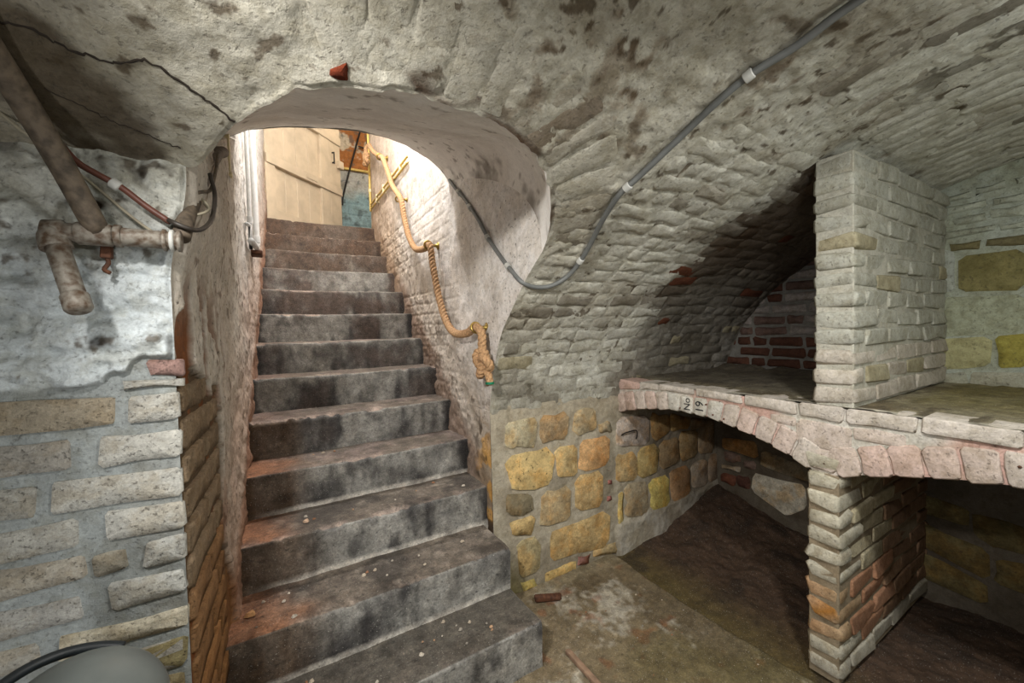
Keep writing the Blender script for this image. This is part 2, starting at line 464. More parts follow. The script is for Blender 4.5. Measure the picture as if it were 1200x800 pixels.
W_VAULT = lin(187, 183, 169)
W_RIGHT = lin(208, 207, 196)
def vault_colour(X, s):
    P = np.stack([X, s, 0 * X], -1)
    y = np.interp(s, _sd, _sy)
    c = np.broadcast_to(W_VAULT, X.shape + (3,)).copy()
    c = mixc(c, W_RIGHT, sstep(.8, 1.6, X))
    n1 = fbm(P, 5, 5, 31); n2 = fbm(P, 14, 5, 32); n3 = fbm(P, 30, 4, 33); n4 = fbm(P, 2.2, 3, 34)
    c = mixc(c, lin(150, 140, 122), sstep(.1, .9, n1) * .55)
    # flaked patches of bare grey-brown
    reg = np.exp(-((X - .72) / .22) ** 2 - ((y - .74) / .13) ** 2) + .75 * np.exp(-((X - 1.25) / .2) ** 2 - ((y - .58) / .09) ** 2) + .35 * sstep(.05, .5, X) * sstep(1.15, .8, y)
    fl = sstep(.40, .60, n2 * .62 + n3 * .25 + reg * .5 - .16)
    c = mixc(c, lin(142, 130, 112), fl * .7)
    c = mixc(c, lin(104, 82, 62), sstep(.45, .7, n3 + .4 * n2) * sstep(.5, .9, reg) * .45)
    # small dark specks where the wash has come off
    c = mixc(c, lin(84, 70, 52), sstep(.62, .8, n3 + .25 * n1) * .8)
    # crack and the stained strip along the left wall
    st = sstep(.14, .03, np.abs(X + .33 - .5 * (y - 1.0))) * sstep(.80, .95, y)
    c = mixc(c, lin(72, 60, 46), sstep(.2, .75, st * .9 + n2 * .45) * .85)
    c = mixc(c, lin(104, 92, 74), sstep(-.1, -.35, X) * .45)
    # bare chips along the edge of the stair opening
    e = np.where((X > X_L) & (X < X_R), (yfront(X) - y), 9)
    c = mixc(c, lin(78, 58, 42), sstep(.045, .008, e + .02 * n2) * sstep(-.05, .3, fbm(P, 9, 3, 36)) * .9)
    # mould spots high on the right
    mo = sstep(.35, .55, n2 + .7 * np.exp(-((X - 1.62 - .5 * (y - .2)) / .09) ** 2) - .35) * sstep(1.25, 1.45, X) * sstep(.5, .35, y)
    c = mixc(c, lin(70, 60, 40), mo * .8)
    # unpainted, sooty brick inside the bin
    b = sstep(1.70, 1.90, X + .10 * n1 + .05 * n2) * sstep(.66, .74, y)
    bare = mixc(np.broadcast_to(lin(118, 112, 102), c.shape).copy(), lin(74, 62, 50), sstep(-.2, .5, n1))
    bare = mixc(bare, lin(150, 146, 138), sstep(.3, .6, n2) * sstep(1.45, 1.6, y))
    bare = mixc(bare, lin(78, 56, 36), sstep(1.5, 1.2, y) * .7)
    c = mixc(c, bare, b * .92)
    # damp grey low down
    c = mixc(c, lin(132, 128, 116), sstep(1.50, 1.75, y) * sstep(-.4, .5, n1) * .6)
    return c
def vault_height(X, s):
    P = np.stack([X, s, 0 * X], -1); y = np.interp(s, _sd, _sy)
    h = .0035 * fbm(P, 9, 4, 41) + .0022 * fbm(P, 28, 4, 42)
    rough = sstep(.2, 1.0, X)
    h = h + rough * .004 * fbm(P * [1, 2.2, 1], 13, 4, 43)
    return h

def build_vault():
    sf0 = s_of_y(.05)
    back = np.linspace(0, sf0, 40)[:-1]
    V, F, C, off = [], [], [], 0
    def patch(xs, send, nfine):
        nonlocal off
        r = np.linspace(0, 1, nfine)
        s = np.concatenate([np.broadcast_to(back, (len(xs), len(back))), sf0 + (send[:, None] - sf0) * r[None]], 1)
        X = np.broadcast_to(xs[:, None], s.shape)
        e = np.where((X > X_L - .006) & (X < X_R + .006) & (s > send[:, None] - .012), .0, 1.0)
        if xs[0] > .9:
            e = 1 - (1 - sstep(.0, .02, X - X_R)) * sstep(s_of_y(1.30) - .03, s_of_y(1.30) - .01, s)
            X = X.copy(); X[0] -= .004 * (s[0] < s_of_y(1.27))
        if xs[0] < -1:
            X = X.copy(); X[-1] += .004 * (s[-1] < s_of_y(1.14))
        V.append(vault(X, s, vault_height(X, s) * e).reshape(-1, 3)); C.append(vault_colour(X, s).reshape(-1, 3))
        F.append(quads(*s.shape, off)); off += s.size
    xs1 = np.concatenate([np.linspace(-2.6, -.62, 22)[:-1], np.linspace(-.62, X_L, 110)])
    patch(xs1, np.full(len(xs1), s_of_y(1.185)), 230)
    xs2 = np.linspace(X_L, X_R, 250)
    patch(xs2, s_of_y(yfront(xs2)), 190)
    xs3 = np.concatenate([np.linspace(X_R, 1.9, 190)[:-1], np.linspace(1.9, 2.92, 110)])
    patch(xs3, np.full(len(xs3), S_END), 330)
    o = mesh_obj('ceiling', np.concatenate(V), np.concatenate(F), M_WHITE, col=np.concatenate(C))
    setp(o, 'whitewashed brick barrel vault over the cellar', 'ceiling', kind='structure')
    return o
CEIL = build_vault()
def cracks():
    rnd = random.Random(8)
    mat = plain('crack_shadow', lin(46, 38, 30), 0.95, 0, 0.2)
    for L, w0 in ((CRACK, .0022), (CRACK2, .0009)):
        pts = smooth_path([(x, y, 0) for x, y in L], .006)[:, :2]
        pts = pts + np.array([[rnd.gauss(0, .0016), rnd.gauss(0, .0016)] for _ in pts])
        T = np.gradient(pts, axis=0); T /= np.linalg.norm(T, axis=1)[:, None]; Nn = np.stack([-T[:, 1], T[:, 0]], -1)
        w = np.array([w0 * rnd.uniform(.4, 1.3) for _ in pts])[:, None]
        rows = []
        for k, hh in ((-1, -.002), (-.8, .0015), (.8, .0015), (1, -.002)):
            q = pts + Nn * w * k; rows.append(vault(q[:, 0], s_of_y(q[:, 1]), vault_height(q[:, 0], s_of_y(q[:, 1])) + hh))
        o = mesh_obj('crack', np.stack(rows, 1).reshape(-1, 3), quads(len(pts), 4), mat, CEIL); o['label'] = 'dark crack in the plaster'
cracks()

def vault_bricks():
    """whitewashed bricks that stand proud of the vault: (polygon in X,s ; height ; parent order)"""
    B = []
    rnd = random.Random(3)
    # courses along X on the stair side
    s_lo, s_hi = s_of_y(.70), S_END - .002
    n = int((s_hi - s_lo) / .0715); p = (s_hi - s_lo) / n
    for k in range(n):
        s0 = s_lo + k * p; x = .93 + rnd.uniform(0, .03)
        y = float(np.interp(s0 + p / 2, _sd, _sy))
        head = (k % 2 == 0)
        if y < 1.28:                                    # above the springing of the stair arch: leave room for the arch ring
            x = .93 + .20 * float(sstep(1.30, .95, y)) + rnd.uniform(0, .04)
        while x < 2.86:
            L = (.105 if head else .218) + rnd.uniform(-.01, .01)
            if rnd.random() < .25: head = not head
            x1 = min(x + L, 2.88)
            if x1 - x > .05 and not (x < 1.20 and y < .80):
                g = .0055
                wob = [.005 * math.sin(9 * q + k * 1.7) for q in (x, x1)]
                B.append(([(x + g, s0 + g + wob[0]), (x1 - g, s0 + g + wob[1]), (x1 - g, s0 + p - g + wob[1]), (x + g, s0 + p - g + wob[0])], rnd.uniform(.0015, .0048)))
            x = x1
    # courses along Y near the crown, over the pier and the end wall
    xk = 1.32
    while xk < 2.86:
        y = .60 - rnd.uniform(0, .1)
        sa = s_of_y(.615); s = sa - rnd.uniform(0, .06)
        while s > s_of_y(.08):
            L = rnd.choice((.215, .215, .105)); s1 = s - L
            g = .006
            sk = .25 * .0
            B.append(([(xk + g, s1 + g), (xk + .072 - g, s1 + g), (xk + .072 - g, s - g), (xk + g, s - g)], rnd.uniform(.0015, .0042) * (1 if xk > 1.75 else .55)))
            s = s1
        xk += .0735
    # ring of brick ends around the stair arch
    xs = np.linspace(.12, X_R, 400); ss = s_of_y(yfront(xs))
    dl = np.concatenate([[0], np.cumsum(np.hypot(np.diff(xs), np.diff(ss)))])
    m = int(dl[-1] / .078)
    for i in range(m):
        a = np.interp([i / m * dl[-1], (i + .96) / m * dl[-1]], dl, np.arange(400))
        q = []
        for t in a:
            x0, s0 = np.interp(t, np.arange(400), xs), np.interp(t, np.arange(400), ss)
            j = int(np.clip(t, 6, 393)); tx, ts = xs[j + 6] - xs[j - 6], ss[j + 6] - ss[j - 6]; l = math.hypot(tx, ts)
            nx, ns = ts / l, -tx / l                       # away from the opening
            nx = abs(nx) if xs[j] > .36 else -abs(nx)
            q.append(((x0 + nx * .012, s0 - abs(ns) * .012), (x0 + nx * .225, s0 - abs(ns) * .225)))
        B.append(([q[0][0], q[1][0], q[1][1], q[0][1]], rnd.uniform(.0006, .0026) * (1.0 if i > m * .45 else .5)))
    return B

def place_vault_bricks():
    B = vault_bricks()
    rnd = random.Random(5)
    cam = np.array([0, 0, 1.38])
    items = []
    for poly, h in B:
        c = np.mean(poly, 0); p = vault(c[0], c[1], 0.0)
        items.append((np.linalg.norm(p - cam), poly, h))
    items.sort(key=lambda t: t[0])
    rest = []
    def f3(a, b, h): return vault(a, b, h + .0)
    for i, (d, poly, h) in enumerate(items):
        V, F = pillow(poly, f3, h=h, base=-.004, inset=.0095, round_=.17, jit=.0036, rnd=rnd)
        m = len(V); P = np.asarray(poly)
        # colour sampled from the same wash and stain fields as the vault
        c = np.mean(poly, 0)
        X = np.interp(np.arange(m), [0, m], [c[0], c[0]])
        rr = np.array([rnd.gauss(0, .01) for _ in range(m)])
        s_ = np.full(m, c[1])
        col = vault_colour(np.append(P[:, 0], c[0]), np.append(P[:, 1], c[1]))
        base = .35 * col.mean(0) + .65 * col[-1]
        C = np.tile(base * rnd.uniform(.93, 1.08), (m, 1))
        if c[0] > 1.78 and rnd.random() < .07 and np.interp(c[1], _sd, _sy) > .8:
            C = np.tile(lin(104, 62, 44), (m, 1))
        elif np.interp(c[1], _sd, _sy) > 1.62 and rnd.random() < .07:
            C = np.tile(lin(158, 150, 126), (m, 1))
        if i < 300:
            mesh_obj('brick', V, F, M_WHITE, CEIL, C)
        else:
            rest.append((V, F, C))
    if rest:
        V, F, C = join(rest)
        o = mesh_obj('bricks_beyond', V, F, M_WHITE, CEIL, C); o['kind'] = 'stuff'
place_vault_bricks()

# ------------------------------------------------------------------ soffit of the stair arch and stairwell
BX = np.array([-.14, -.056, .1, .28, .43, .584, .70, .827, .90, .96]); BZ = np.array([2.28, 2.335, 2.385, 2.42, 2.44, 2.442, 2.42, 2.37, 2.32, 2.24])
Y_B = 2.25
def soffit_edge(side):
    t = np.linspace(0, 1, 40)
    if side < 0:
        x0, x1 = X_L, float(xl(Y_B)); y0 = 1.17; z0 = float(prof(1.17)); z1 = 2.28; e = .8
    else:
        x0, x1 = X_R, float(xr(Y_B)); y0 = 1.30; z0 = float(prof(1.30)); z1 = 2.24; e = .42
    return y0 + (Y_B - y0) * t, z0 + (z1 - z0) * t ** e
def build_soffit():
    u = np.linspace(0, 1, 160)[:, None]; w = np.linspace(0, 1, 130)[None]
    fx = X_L + (X_R - X_L) * u; fy = yfront(fx); fz = vault(fx, s_of_y(fy), 0.0)
    gx = float(xl(Y_B)) + (float(xr(Y_B)) - float(xl(Y_B))) * u
    gz = np.interp(gx, BX, BZ)
    e = 1 - .2 * sstep(.35, 0, u) - .58 * sstep(.55, 1, u)
    X = fx + (gx - fx) * w; Y = fz[..., 1] + (Y_B - fz[..., 1]) * w; Z = fz[..., 2] + (gz - fz[..., 2]) * w ** e
    P = np.stack([X, Y, Z], -1)
    m = sstep(0, .06, w) * sstep(0, .04, u) * sstep(1, .96, u)
    global EDGE_L, EDGE_R
    EDGE_L, EDGE_R = P[0].copy(), P[-1].copy()
    P[..., 2] += (.006 * fbm(P, 5, 3, 51) + .002 * fbm(P, 25, 3, 52)) * m
    c = np.broadcast_to(lin(236, 233, 227), P.shape).copy()
    n1 = fbm(P, 6, 4, 53); n2 = fbm(P, 22, 4, 54)
    c = mixc(c, lin(216, 211, 203), sstep(0, .8, n1) * .6)
    c = mixc(c, lin(120, 110, 98), sstep(.6, .8, n2) * .6)
    c = mixc(c, lin(110, 98, 84), sstep(.93, .985, u + .03 * n2) * sstep(0, .4, n1 + .2) * .7 * np.ones_like(w))
    o = mesh_obj('ceiling_stair_arch', P.reshape(-1, 3), quads(160, 130), M_SMOOTH, col=c.reshape(-1, 3))
    setp(o, 'smooth plastered soffit of the arch over the lower stairs', 'ceiling', kind='structure')
    # wall above the arch on the stairwell side, as a slab
    xs = np.linspace(float(xl(Y_B)) - .1, float(xr(Y_B)) + .1, 30)
    zb = np.interp(xs, BX, BZ)
    V = []; Fq = []
    for y in (Y_B + .005, Y_B - .25):
        for zt in (0, 1):
            V += [(x, y, (z if zt == 0 else 4.2)) for x, z in zip(xs, zb + (0 if y > Y_B else .12))]
    n = 30; g = lambda k, i: k * n + i
    for i in range(n - 1):
        Fq.append((g(0, i), g(0, i + 1), g(1, i + 1), g(1, i)))
        Fq.append((g(2, i + 1), g(2, i), g(3, i), g(3, i + 1)))
        Fq.append((g(1, i), g(1, i + 1), g(3, i + 1), g(3, i)))
    o = mesh_obj('wall_stair_arch', V, Fq, M_SMOOTH, col=lin(190, 184, 174))
    setp(o, 'plastered wall standing on the stair arch', 'wall', kind='structure')
build_soffit()

# steps: front edges
STEP_T, STEP_R = .2554, .19
STEPS = [(1.32, .19), (1.565, .38)] + [(1.831 + STEP_T * k, .57 + STEP_R * k) for k in range(11)]
def step_line(Y): return .57 + (Y - 1.83) / STEP_T * STEP_R

def courses(a, z, pitch, L, depth, seed, g=.010):
    """relief of painted-over brick courses, 0 on bricks, -depth in joints"""
    r = np.floor(z / pitch); fz = z / pitch - r
    sh = (r % 2) * .5 + .13 * np.sin(r * 12.9)
    fa = (a / L + sh) % 1
    m = np.minimum(np.minimum(fz, 1 - fz) * pitch, np.minimum(fa, 1 - fa) * L)
    return -depth * sstep(g, .002, m)

def build_stair_right():
    # front edge: the vault line below, the soffit line above, then the back of the arch
    lowz = np.linspace(0, .98, 110)
    ss = np.linspace(S_END, s_of_y(1.30), 150); vp = vault(np.full(150, X_R), ss, 0.0)
    E = np.concatenate([np.stack([np.full(110, X_R), np.full(110, 1.775), lowz], -1)[:-1], vp, EDGE_R[1:], np.stack([np.full(120, EDGE_R[-1, 0]), np.full(120, Y_B), np.linspace(EDGE_R[-1, 2] + .01, 4.2, 120)], -1)])
    E[:, 2] = np.maximum.accumulate(E[:, 2])
    w = np.linspace(0, 1, 420) ** 1.15
    Y = E[:, 1][:, None] + (4.52 - E[:, 1][:, None]) * w[None]; Z = np.broadcast_to(E[:, 2][:, None], Y.shape)
    P = np.stack([xr(Y), Y, Z], -1)
    P[..., 0] = E[:, 0][:, None] + (P[..., 0] - E[:, 0][:, None]) * sstep(0, .08, w)[None]
    Q = np.stack([0 * Y, Y, Z], -1)
    edge = sstep(0, .05, w)[None]
    n1 = fbm(Q, 4, 4, 61); n2 = fbm(Q, 14, 4, 62); n3 = fbm(Q, 40, 3, 63)
    low = sstep(.75, .25, Z - step_line(Y))                # rough lower zone beside the treads
    h = .008 * n1 + .003 * n2 + (.004 * n3 + .005 * n2) * low + courses(Y, Z + .01 * n1, .075, .225, .0022, 0, .016) * sstep(2.1, 2.5, Y + .3 * n1)
    h += courses(Y, Z + .01 * n1, .075, .225, .003, 0, .016) * low * .5
    P[..., 0] -= (h + .004) * edge
    c = np.broadcast_to(lin(230, 226, 221), P.shape).copy()
    c = mixc(c, lin(206, 198, 188), sstep(-.1, .7, n1) * .6)
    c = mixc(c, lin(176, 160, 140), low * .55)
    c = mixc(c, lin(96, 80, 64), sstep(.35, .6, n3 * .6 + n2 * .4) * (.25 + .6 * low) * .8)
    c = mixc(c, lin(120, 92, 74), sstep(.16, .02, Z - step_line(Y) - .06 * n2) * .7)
    # bare ochre stone low at the front corner
    f = sstep(.30, .05, Y - 1.772 + .10 * n2) * sstep(.98, .8, Z + .08 * n1)
    c = mixc(c, lin(150, 132, 104), f * .5)
    c = mixc(c, lin(206, 160, 92), f * sstep(.1, .3, n2 + .2 * n1))
    c = mixc(c, lin(70, 54, 40), f * sstep(.3, .5, fbm(Q, 18, 3, 67)) * .8)
    c = mixc(c, lin(206, 178, 148), sstep(3.2, 3.8, Y) * .5)
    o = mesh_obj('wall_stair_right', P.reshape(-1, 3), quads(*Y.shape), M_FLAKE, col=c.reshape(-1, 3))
    setp(o, 'whitewashed wall along the right side of the stairs', 'wall', kind='structure')
    return o
WSR = build_stair_right()

def build_stair_left():
    z0 = np.linspace(0, float(EDGE_L[0, 2]), 300)
    E = np.concatenate([np.stack([xl(1.17, z0), np.full(300, 1.17), z0], -1)[:-1], EDGE_L, np.stack([np.full(90, EDGE_L[-1, 0]), np.full(90, Y_B), np.linspace(EDGE_L[-1, 2] + .01, 4.2, 90)], -1)])
    E[:, 2] = np.maximum.accumulate(E[:, 2])
    w = np.linspace(0, 1, 420) ** 1.7
    Y = E[:, 1][:, None] + (4.52 - E[:, 1][:, None]) * w[None]; Z = np.broadcast_to(E[:, 2][:, None], Y.shape)
    Q = np.stack([0 * Y, Y, Z], -1)
    n1 = fbm(Q, 4, 4, 71); n2 = fbm(Q, 14, 4, 72); n3 = fbm(Q, 40, 3, 73)
    P = np.stack([xl(Y, Z), Y, Z], -1)
    P[..., 0] = E[:, 0][:, None] + (P[..., 0] - E[:, 0][:, None]) * sstep(0, .01, w)[None]
    # plaster coat: everything above about 1.2 m at the corner, and all of it behind the brick reveal
    zt = 1.22 + .10 * sstep(1.5, 1.2, Y)
    pl = np.maximum(sstep(-.004, .004, Z - zt + .03 * n2 + .02 * n3), sstep(-.004, .004, Y - 1.60 + .022 * n2 + .012 * n3 - .12 * sstep(.75, .45, Z)))
    hole = sstep(.3, .42, fbm(Q * [1, 4, 1], 5, 3, 74)) * sstep(1.85, 1.3, Y) * sstep(1.6, 1.35, Z)
    pl = pl * (1 - hole * .9)
    h = pl * (.016 + .007 * n1 + .004 * n2) + .002 * n3
    h += sstep(1.0, .3, Z - step_line(Y) + .3) * .008 * n2 * pl
    P[..., 0] += h * sstep(0, .012, w)[None]
    c = np.broadcast_to(lin(96, 78, 58), P.shape).copy()
    c = mixc(c, lin(160, 108, 60), sstep(1.0, .55, Z + .1 * n1) * sstep(-.3, .4, n1) * .5)
    pc = np.broadcast_to(lin(196, 188, 176), P.shape).copy()
    pc = mixc(pc, lin(210, 208, 204), sstep(2.0, 2.6, Y))
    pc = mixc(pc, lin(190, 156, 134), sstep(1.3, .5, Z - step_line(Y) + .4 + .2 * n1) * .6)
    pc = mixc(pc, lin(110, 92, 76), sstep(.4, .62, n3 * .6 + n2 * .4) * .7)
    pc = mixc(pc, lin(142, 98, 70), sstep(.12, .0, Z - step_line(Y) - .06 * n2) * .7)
    c = mixc(c, 0, 0 * Z) * 1.0
    c = c * (1 - pl[..., None]) + pc * pl[..., None]
    c = mixc(c, lin(130, 74, 36), hole * .8)
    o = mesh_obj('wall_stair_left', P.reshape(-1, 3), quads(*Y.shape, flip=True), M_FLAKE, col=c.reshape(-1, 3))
    setp(o, 'flaking plastered wall along the left side of the stairs', 'wall', kind='structure')
    # brick reveal at the corner
    rnd = random.Random(9)
    def f3(a, b, hh): return np.stack([xl(a) + hh, a, b], -1)
    zz = .30; k = 0
    while zz < 1.2:
        y0, y1 = 1.178, 1.585
        cut = y0 + (.205 if k % 2 else .30) + rnd.uniform(-.01, .01)
        for a, b in ((y0, cut - .006), (cut + .006, y1)):
            V, F = pillow([(a, zz + .006), (b, zz + .006), (b, zz + .073), (a, zz + .073)], f3, .010, -.01, .006, .12, .0025, rnd)
            base = lin(142, 122, 98) * rnd.uniform(.8, 1.1)
            if zz < .75: base = mixc(base[None], lin(170, 116, 62), np.array([.7 - max(0, zz - .45)]))[0] * rnd.uniform(.7, 1.05)
            mesh_obj('brick', V, F, M_BRICK, o, base)
        zz += .0815; k += 1
    return o
WSL = build_stair_left()

# ------------------------------------------------------------------ left wall
LB=[[(-0.238,1.333),(-0.17,1.331),(-0.17,1.292),(-0.232,1.295)],[(-0.278,1.292),(-0.174,1.287),(-0.171,1.267),(-0.278,1.27)],[(-0.483,1.266),(-0.288,1.258),(-0.289,1.196),(-0.486,1.197)],[(-0.272,1.254),(-0.182,1.258),(-0.184,1.192),(-0.271,1.195)],[(-0.487,1.179),(-0.358,1.176),(-0.359,1.114),(-0.49,1.116)],[(-0.32,1.173),(-0.181,1.172),(-0.182,1.107),(-0.32,1.111)],[(-0.491,1.097),(-0.412,1.096),(-0.41,1.031),(-0.494,1.031)],[(-0.394,1.095),(-0.183,1.086),(-0.185,1.019),(-0.397,1.03)],[(-0.495,1.011),(-0.354,1.013),(-0.354,0.953),(-0.497,0.951)],[(-0.316,1.017),(-0.182,1.01),(-0.183,0.945),(-0.319,0.954)],[(-0.498,0.94),(-0.348,0.934),(-0.345,0.885),(-0.501,0.875)],[(-0.341,0.926),(-0.284,0.93),(-0.283,0.881),(-0.338,0.879)],[(-0.256,0.933),(-0.183,0.933),(-0.185,0.87),(-0.26,0.875)],[(-0.501,0.862),(-0.356,0.851),(-0.353,0.803),(-0.504,0.798)],[(-0.32,0.862),(-0.187,0.853),(-0.188,0.797),(-0.314,0.798)],[(-0.505,0.784),(-0.418,0.78),(-0.414,0.734),(-0.507,0.725)],[(-0.395,0.778),(-0.184,0.762),(-0.186,0.718),(-0.397,0.726)],[(-0.333,0.694),(-0.187,0.698),(-0.19,0.632),(-0.335,0.629)]]
ST=[[(1.001,0.91),(1.206,0.903),(1.193,0.756),(1.004,0.76)],[(1.23,0.907),(1.414,0.906),(1.404,0.759),(1.22,0.766)],[(1.464,0.908),(1.632,0.903),(1.624,0.772),(1.464,0.765)],[(1.652,0.809),(1.746,0.804),(1.745,0.745),(1.65,0.748)],[(1.011,0.716),(1.302,0.719),(1.293,0.516),(1.047,0.535)],[(1.326,0.71),(1.473,0.712),(1.474,0.531),(1.322,0.54)],[(1.496,0.72),(1.728,0.722),(1.717,0.547),(1.499,0.542)],[(0.994,0.526),(1.15,0.503),(1.164,0.403),(1.0,0.416)],[(1.225,0.486),(1.422,0.487),(1.407,0.292),(1.225,0.303)],[(1.458,0.527),(1.666,0.515),(1.661,0.315),(1.458,0.318)],[(1.026,0.392),(1.173,0.385),(1.166,0.289),(1.032,0.306)],[(1.274,0.251),(1.705,0.267),(1.696,0.061),(1.269,0.097)],[(1.056,0.27),(1.196,0.243),(1.2,0.074),(1.059,0.07)],[(1.223,0.051),(1.441,0.049),(1.443,-0.024),(1.225,-0.03)],[(1.455,0.053),(1.556,0.049),(1.555,0.001),(1.454,0.005)],[(1.571,0.065),(1.77,0.055),(1.768,0.0),(1.577,0.019)],[(1.067,0.048),(1.181,0.043),(1.179,-0.033),(1.09,-0.03)],[(1.776,0.587),(1.96,0.588),(1.948,0.404),(1.778,0.415)],[(1.978,0.594),(2.162,0.598),(2.158,0.414),(1.974,0.407)],[(2.179,0.604),(2.376,0.609),(2.363,0.419),(2.18,0.418)],[(2.391,0.636),(2.569,0.637),(2.556,0.441),(2.393,0.442)],[(2.588,0.635),(2.774,0.648),(2.77,0.442),(2.591,0.444)],[(1.793,0.343),(1.836,0.35),(1.832,0.177),(1.791,0.162)],[(1.854,0.381),(2.055,0.371),(2.051,0.154),(1.849,0.172)],[(2.077,0.376),(2.269,0.368),(2.265,0.164),(2.078,0.183)],[(2.289,0.386),(2.483,0.386),(2.489,0.177),(2.285,0.178)],[(2.508,0.39),(2.686,0.406),(2.682,0.213),(2.511,0.211)],[(2.706,0.413),(2.839,0.419),(2.836,0.221),(2.702,0.219)],[(1.788,0.824),(2.073,0.803),(2.055,0.607),(1.795,0.635)],[(2.099,0.808),(2.277,0.776),(2.275,0.654),(2.109,0.625)],[(2.294,0.773),(2.499,0.726),(2.482,0.655),(2.304,0.653)],[(2.514,0.724),(2.774,0.658),(2.773,0.627),(2.513,0.636)],[(1.694,0.535),(1.739,0.534),(1.739,0.506),(1.698,0.504)],[(1.701,0.453),(1.742,0.45),(1.744,0.419),(1.705,0.421)],[(1.694,0.358),(1.735,0.357),(1.739,0.322),(1.698,0.323)]]
BK=[[(1.717,0.549),(1.473,0.57),(1.467,0.453),(1.71,0.466)],[(1.442,0.532),(1.166,0.48),(1.154,0.391),(1.443,0.401)],[(1.502,0.344),(1.177,0.366),(1.167,0.228),(1.274,0.126),(1.507,0.222)],[(1.726,0.348),(1.578,0.362),(1.578,0.324),(1.726,0.312)],[(1.734,0.286),(1.622,0.294),(1.62,0.211),(1.734,0.217)],[(1.611,0.304),(1.513,0.314),(1.52,0.218),(1.609,0.229)],[(1.564,0.417),(1.474,0.429),(1.487,0.375),(1.558,0.374)],[(1.7,0.454),(1.578,0.451),(1.578,0.396),(1.701,0.376)]]
EW=[[(0.568,1.68),(0.361,1.678),(0.36,1.492),(0.566,1.499)],[(0.65,1.74),(0.577,1.696),(0.576,1.507),(0.655,1.502)],[(0.594,1.747),(0.493,1.744),(0.493,1.697),(0.594,1.706)],[(0.481,1.744),(0.362,1.737),(0.361,1.695),(0.478,1.702)],[(0.665,1.484),(0.359,1.479),(0.358,1.297),(0.66,1.283)],[(0.668,1.27),(0.458,1.284),(0.457,1.135),(0.673,1.111)],[(0.445,1.284),(0.358,1.301),(0.356,1.143),(0.438,1.137)],[(0.683,1.095),(0.531,1.111),(0.531,1.036),(0.686,1.019)],[(0.524,1.111),(0.356,1.128),(0.355,1.044),(0.524,1.033)],[(0.514,1.987),(0.414,1.998),(0.412,1.962),(0.514,1.955)],[(0.397,2.001),(0.364,2.003),(0.364,1.959),(0.397,1.961)],[(0.628,1.974),(0.521,1.985),(0.521,1.953),(0.628,1.944)],[(0.469,1.876),(0.363,1.877),(0.362,1.825),(0.471,1.832)],[(0.586,1.867),(0.477,1.868),(0.477,1.83),(0.581,1.822)],[(0.633,1.86),(0.592,1.864),(0.591,1.821),(0.632,1.815)],[(0.63,1.804),(0.448,1.809),(0.448,1.78),(0.632,1.767)],[(0.435,1.8),(0.362,1.803),(0.362,1.768),(0.434,1.772)],[(0.628,1.926),(0.474,1.926),(0.474,1.891),(0.628,1.881)],[(0.462,1.923),(0.363,1.93),(0.363,1.891),(0.462,1.892)]]
BR=[[(0.683,0.352),(0.431,0.297),(0.438,0.162),(0.677,0.228)],[(0.669,0.489),(0.503,0.473),(0.502,0.374),(0.678,0.394)],[(0.495,0.463),(0.324,0.45),(0.323,0.337),(0.42,0.314),(0.494,0.353)],[(0.423,0.277),(0.322,0.303),(0.321,0.156),(0.426,0.156)],[(0.677,0.194),(0.445,0.146),(0.444,0.037),(0.677,0.061)]]

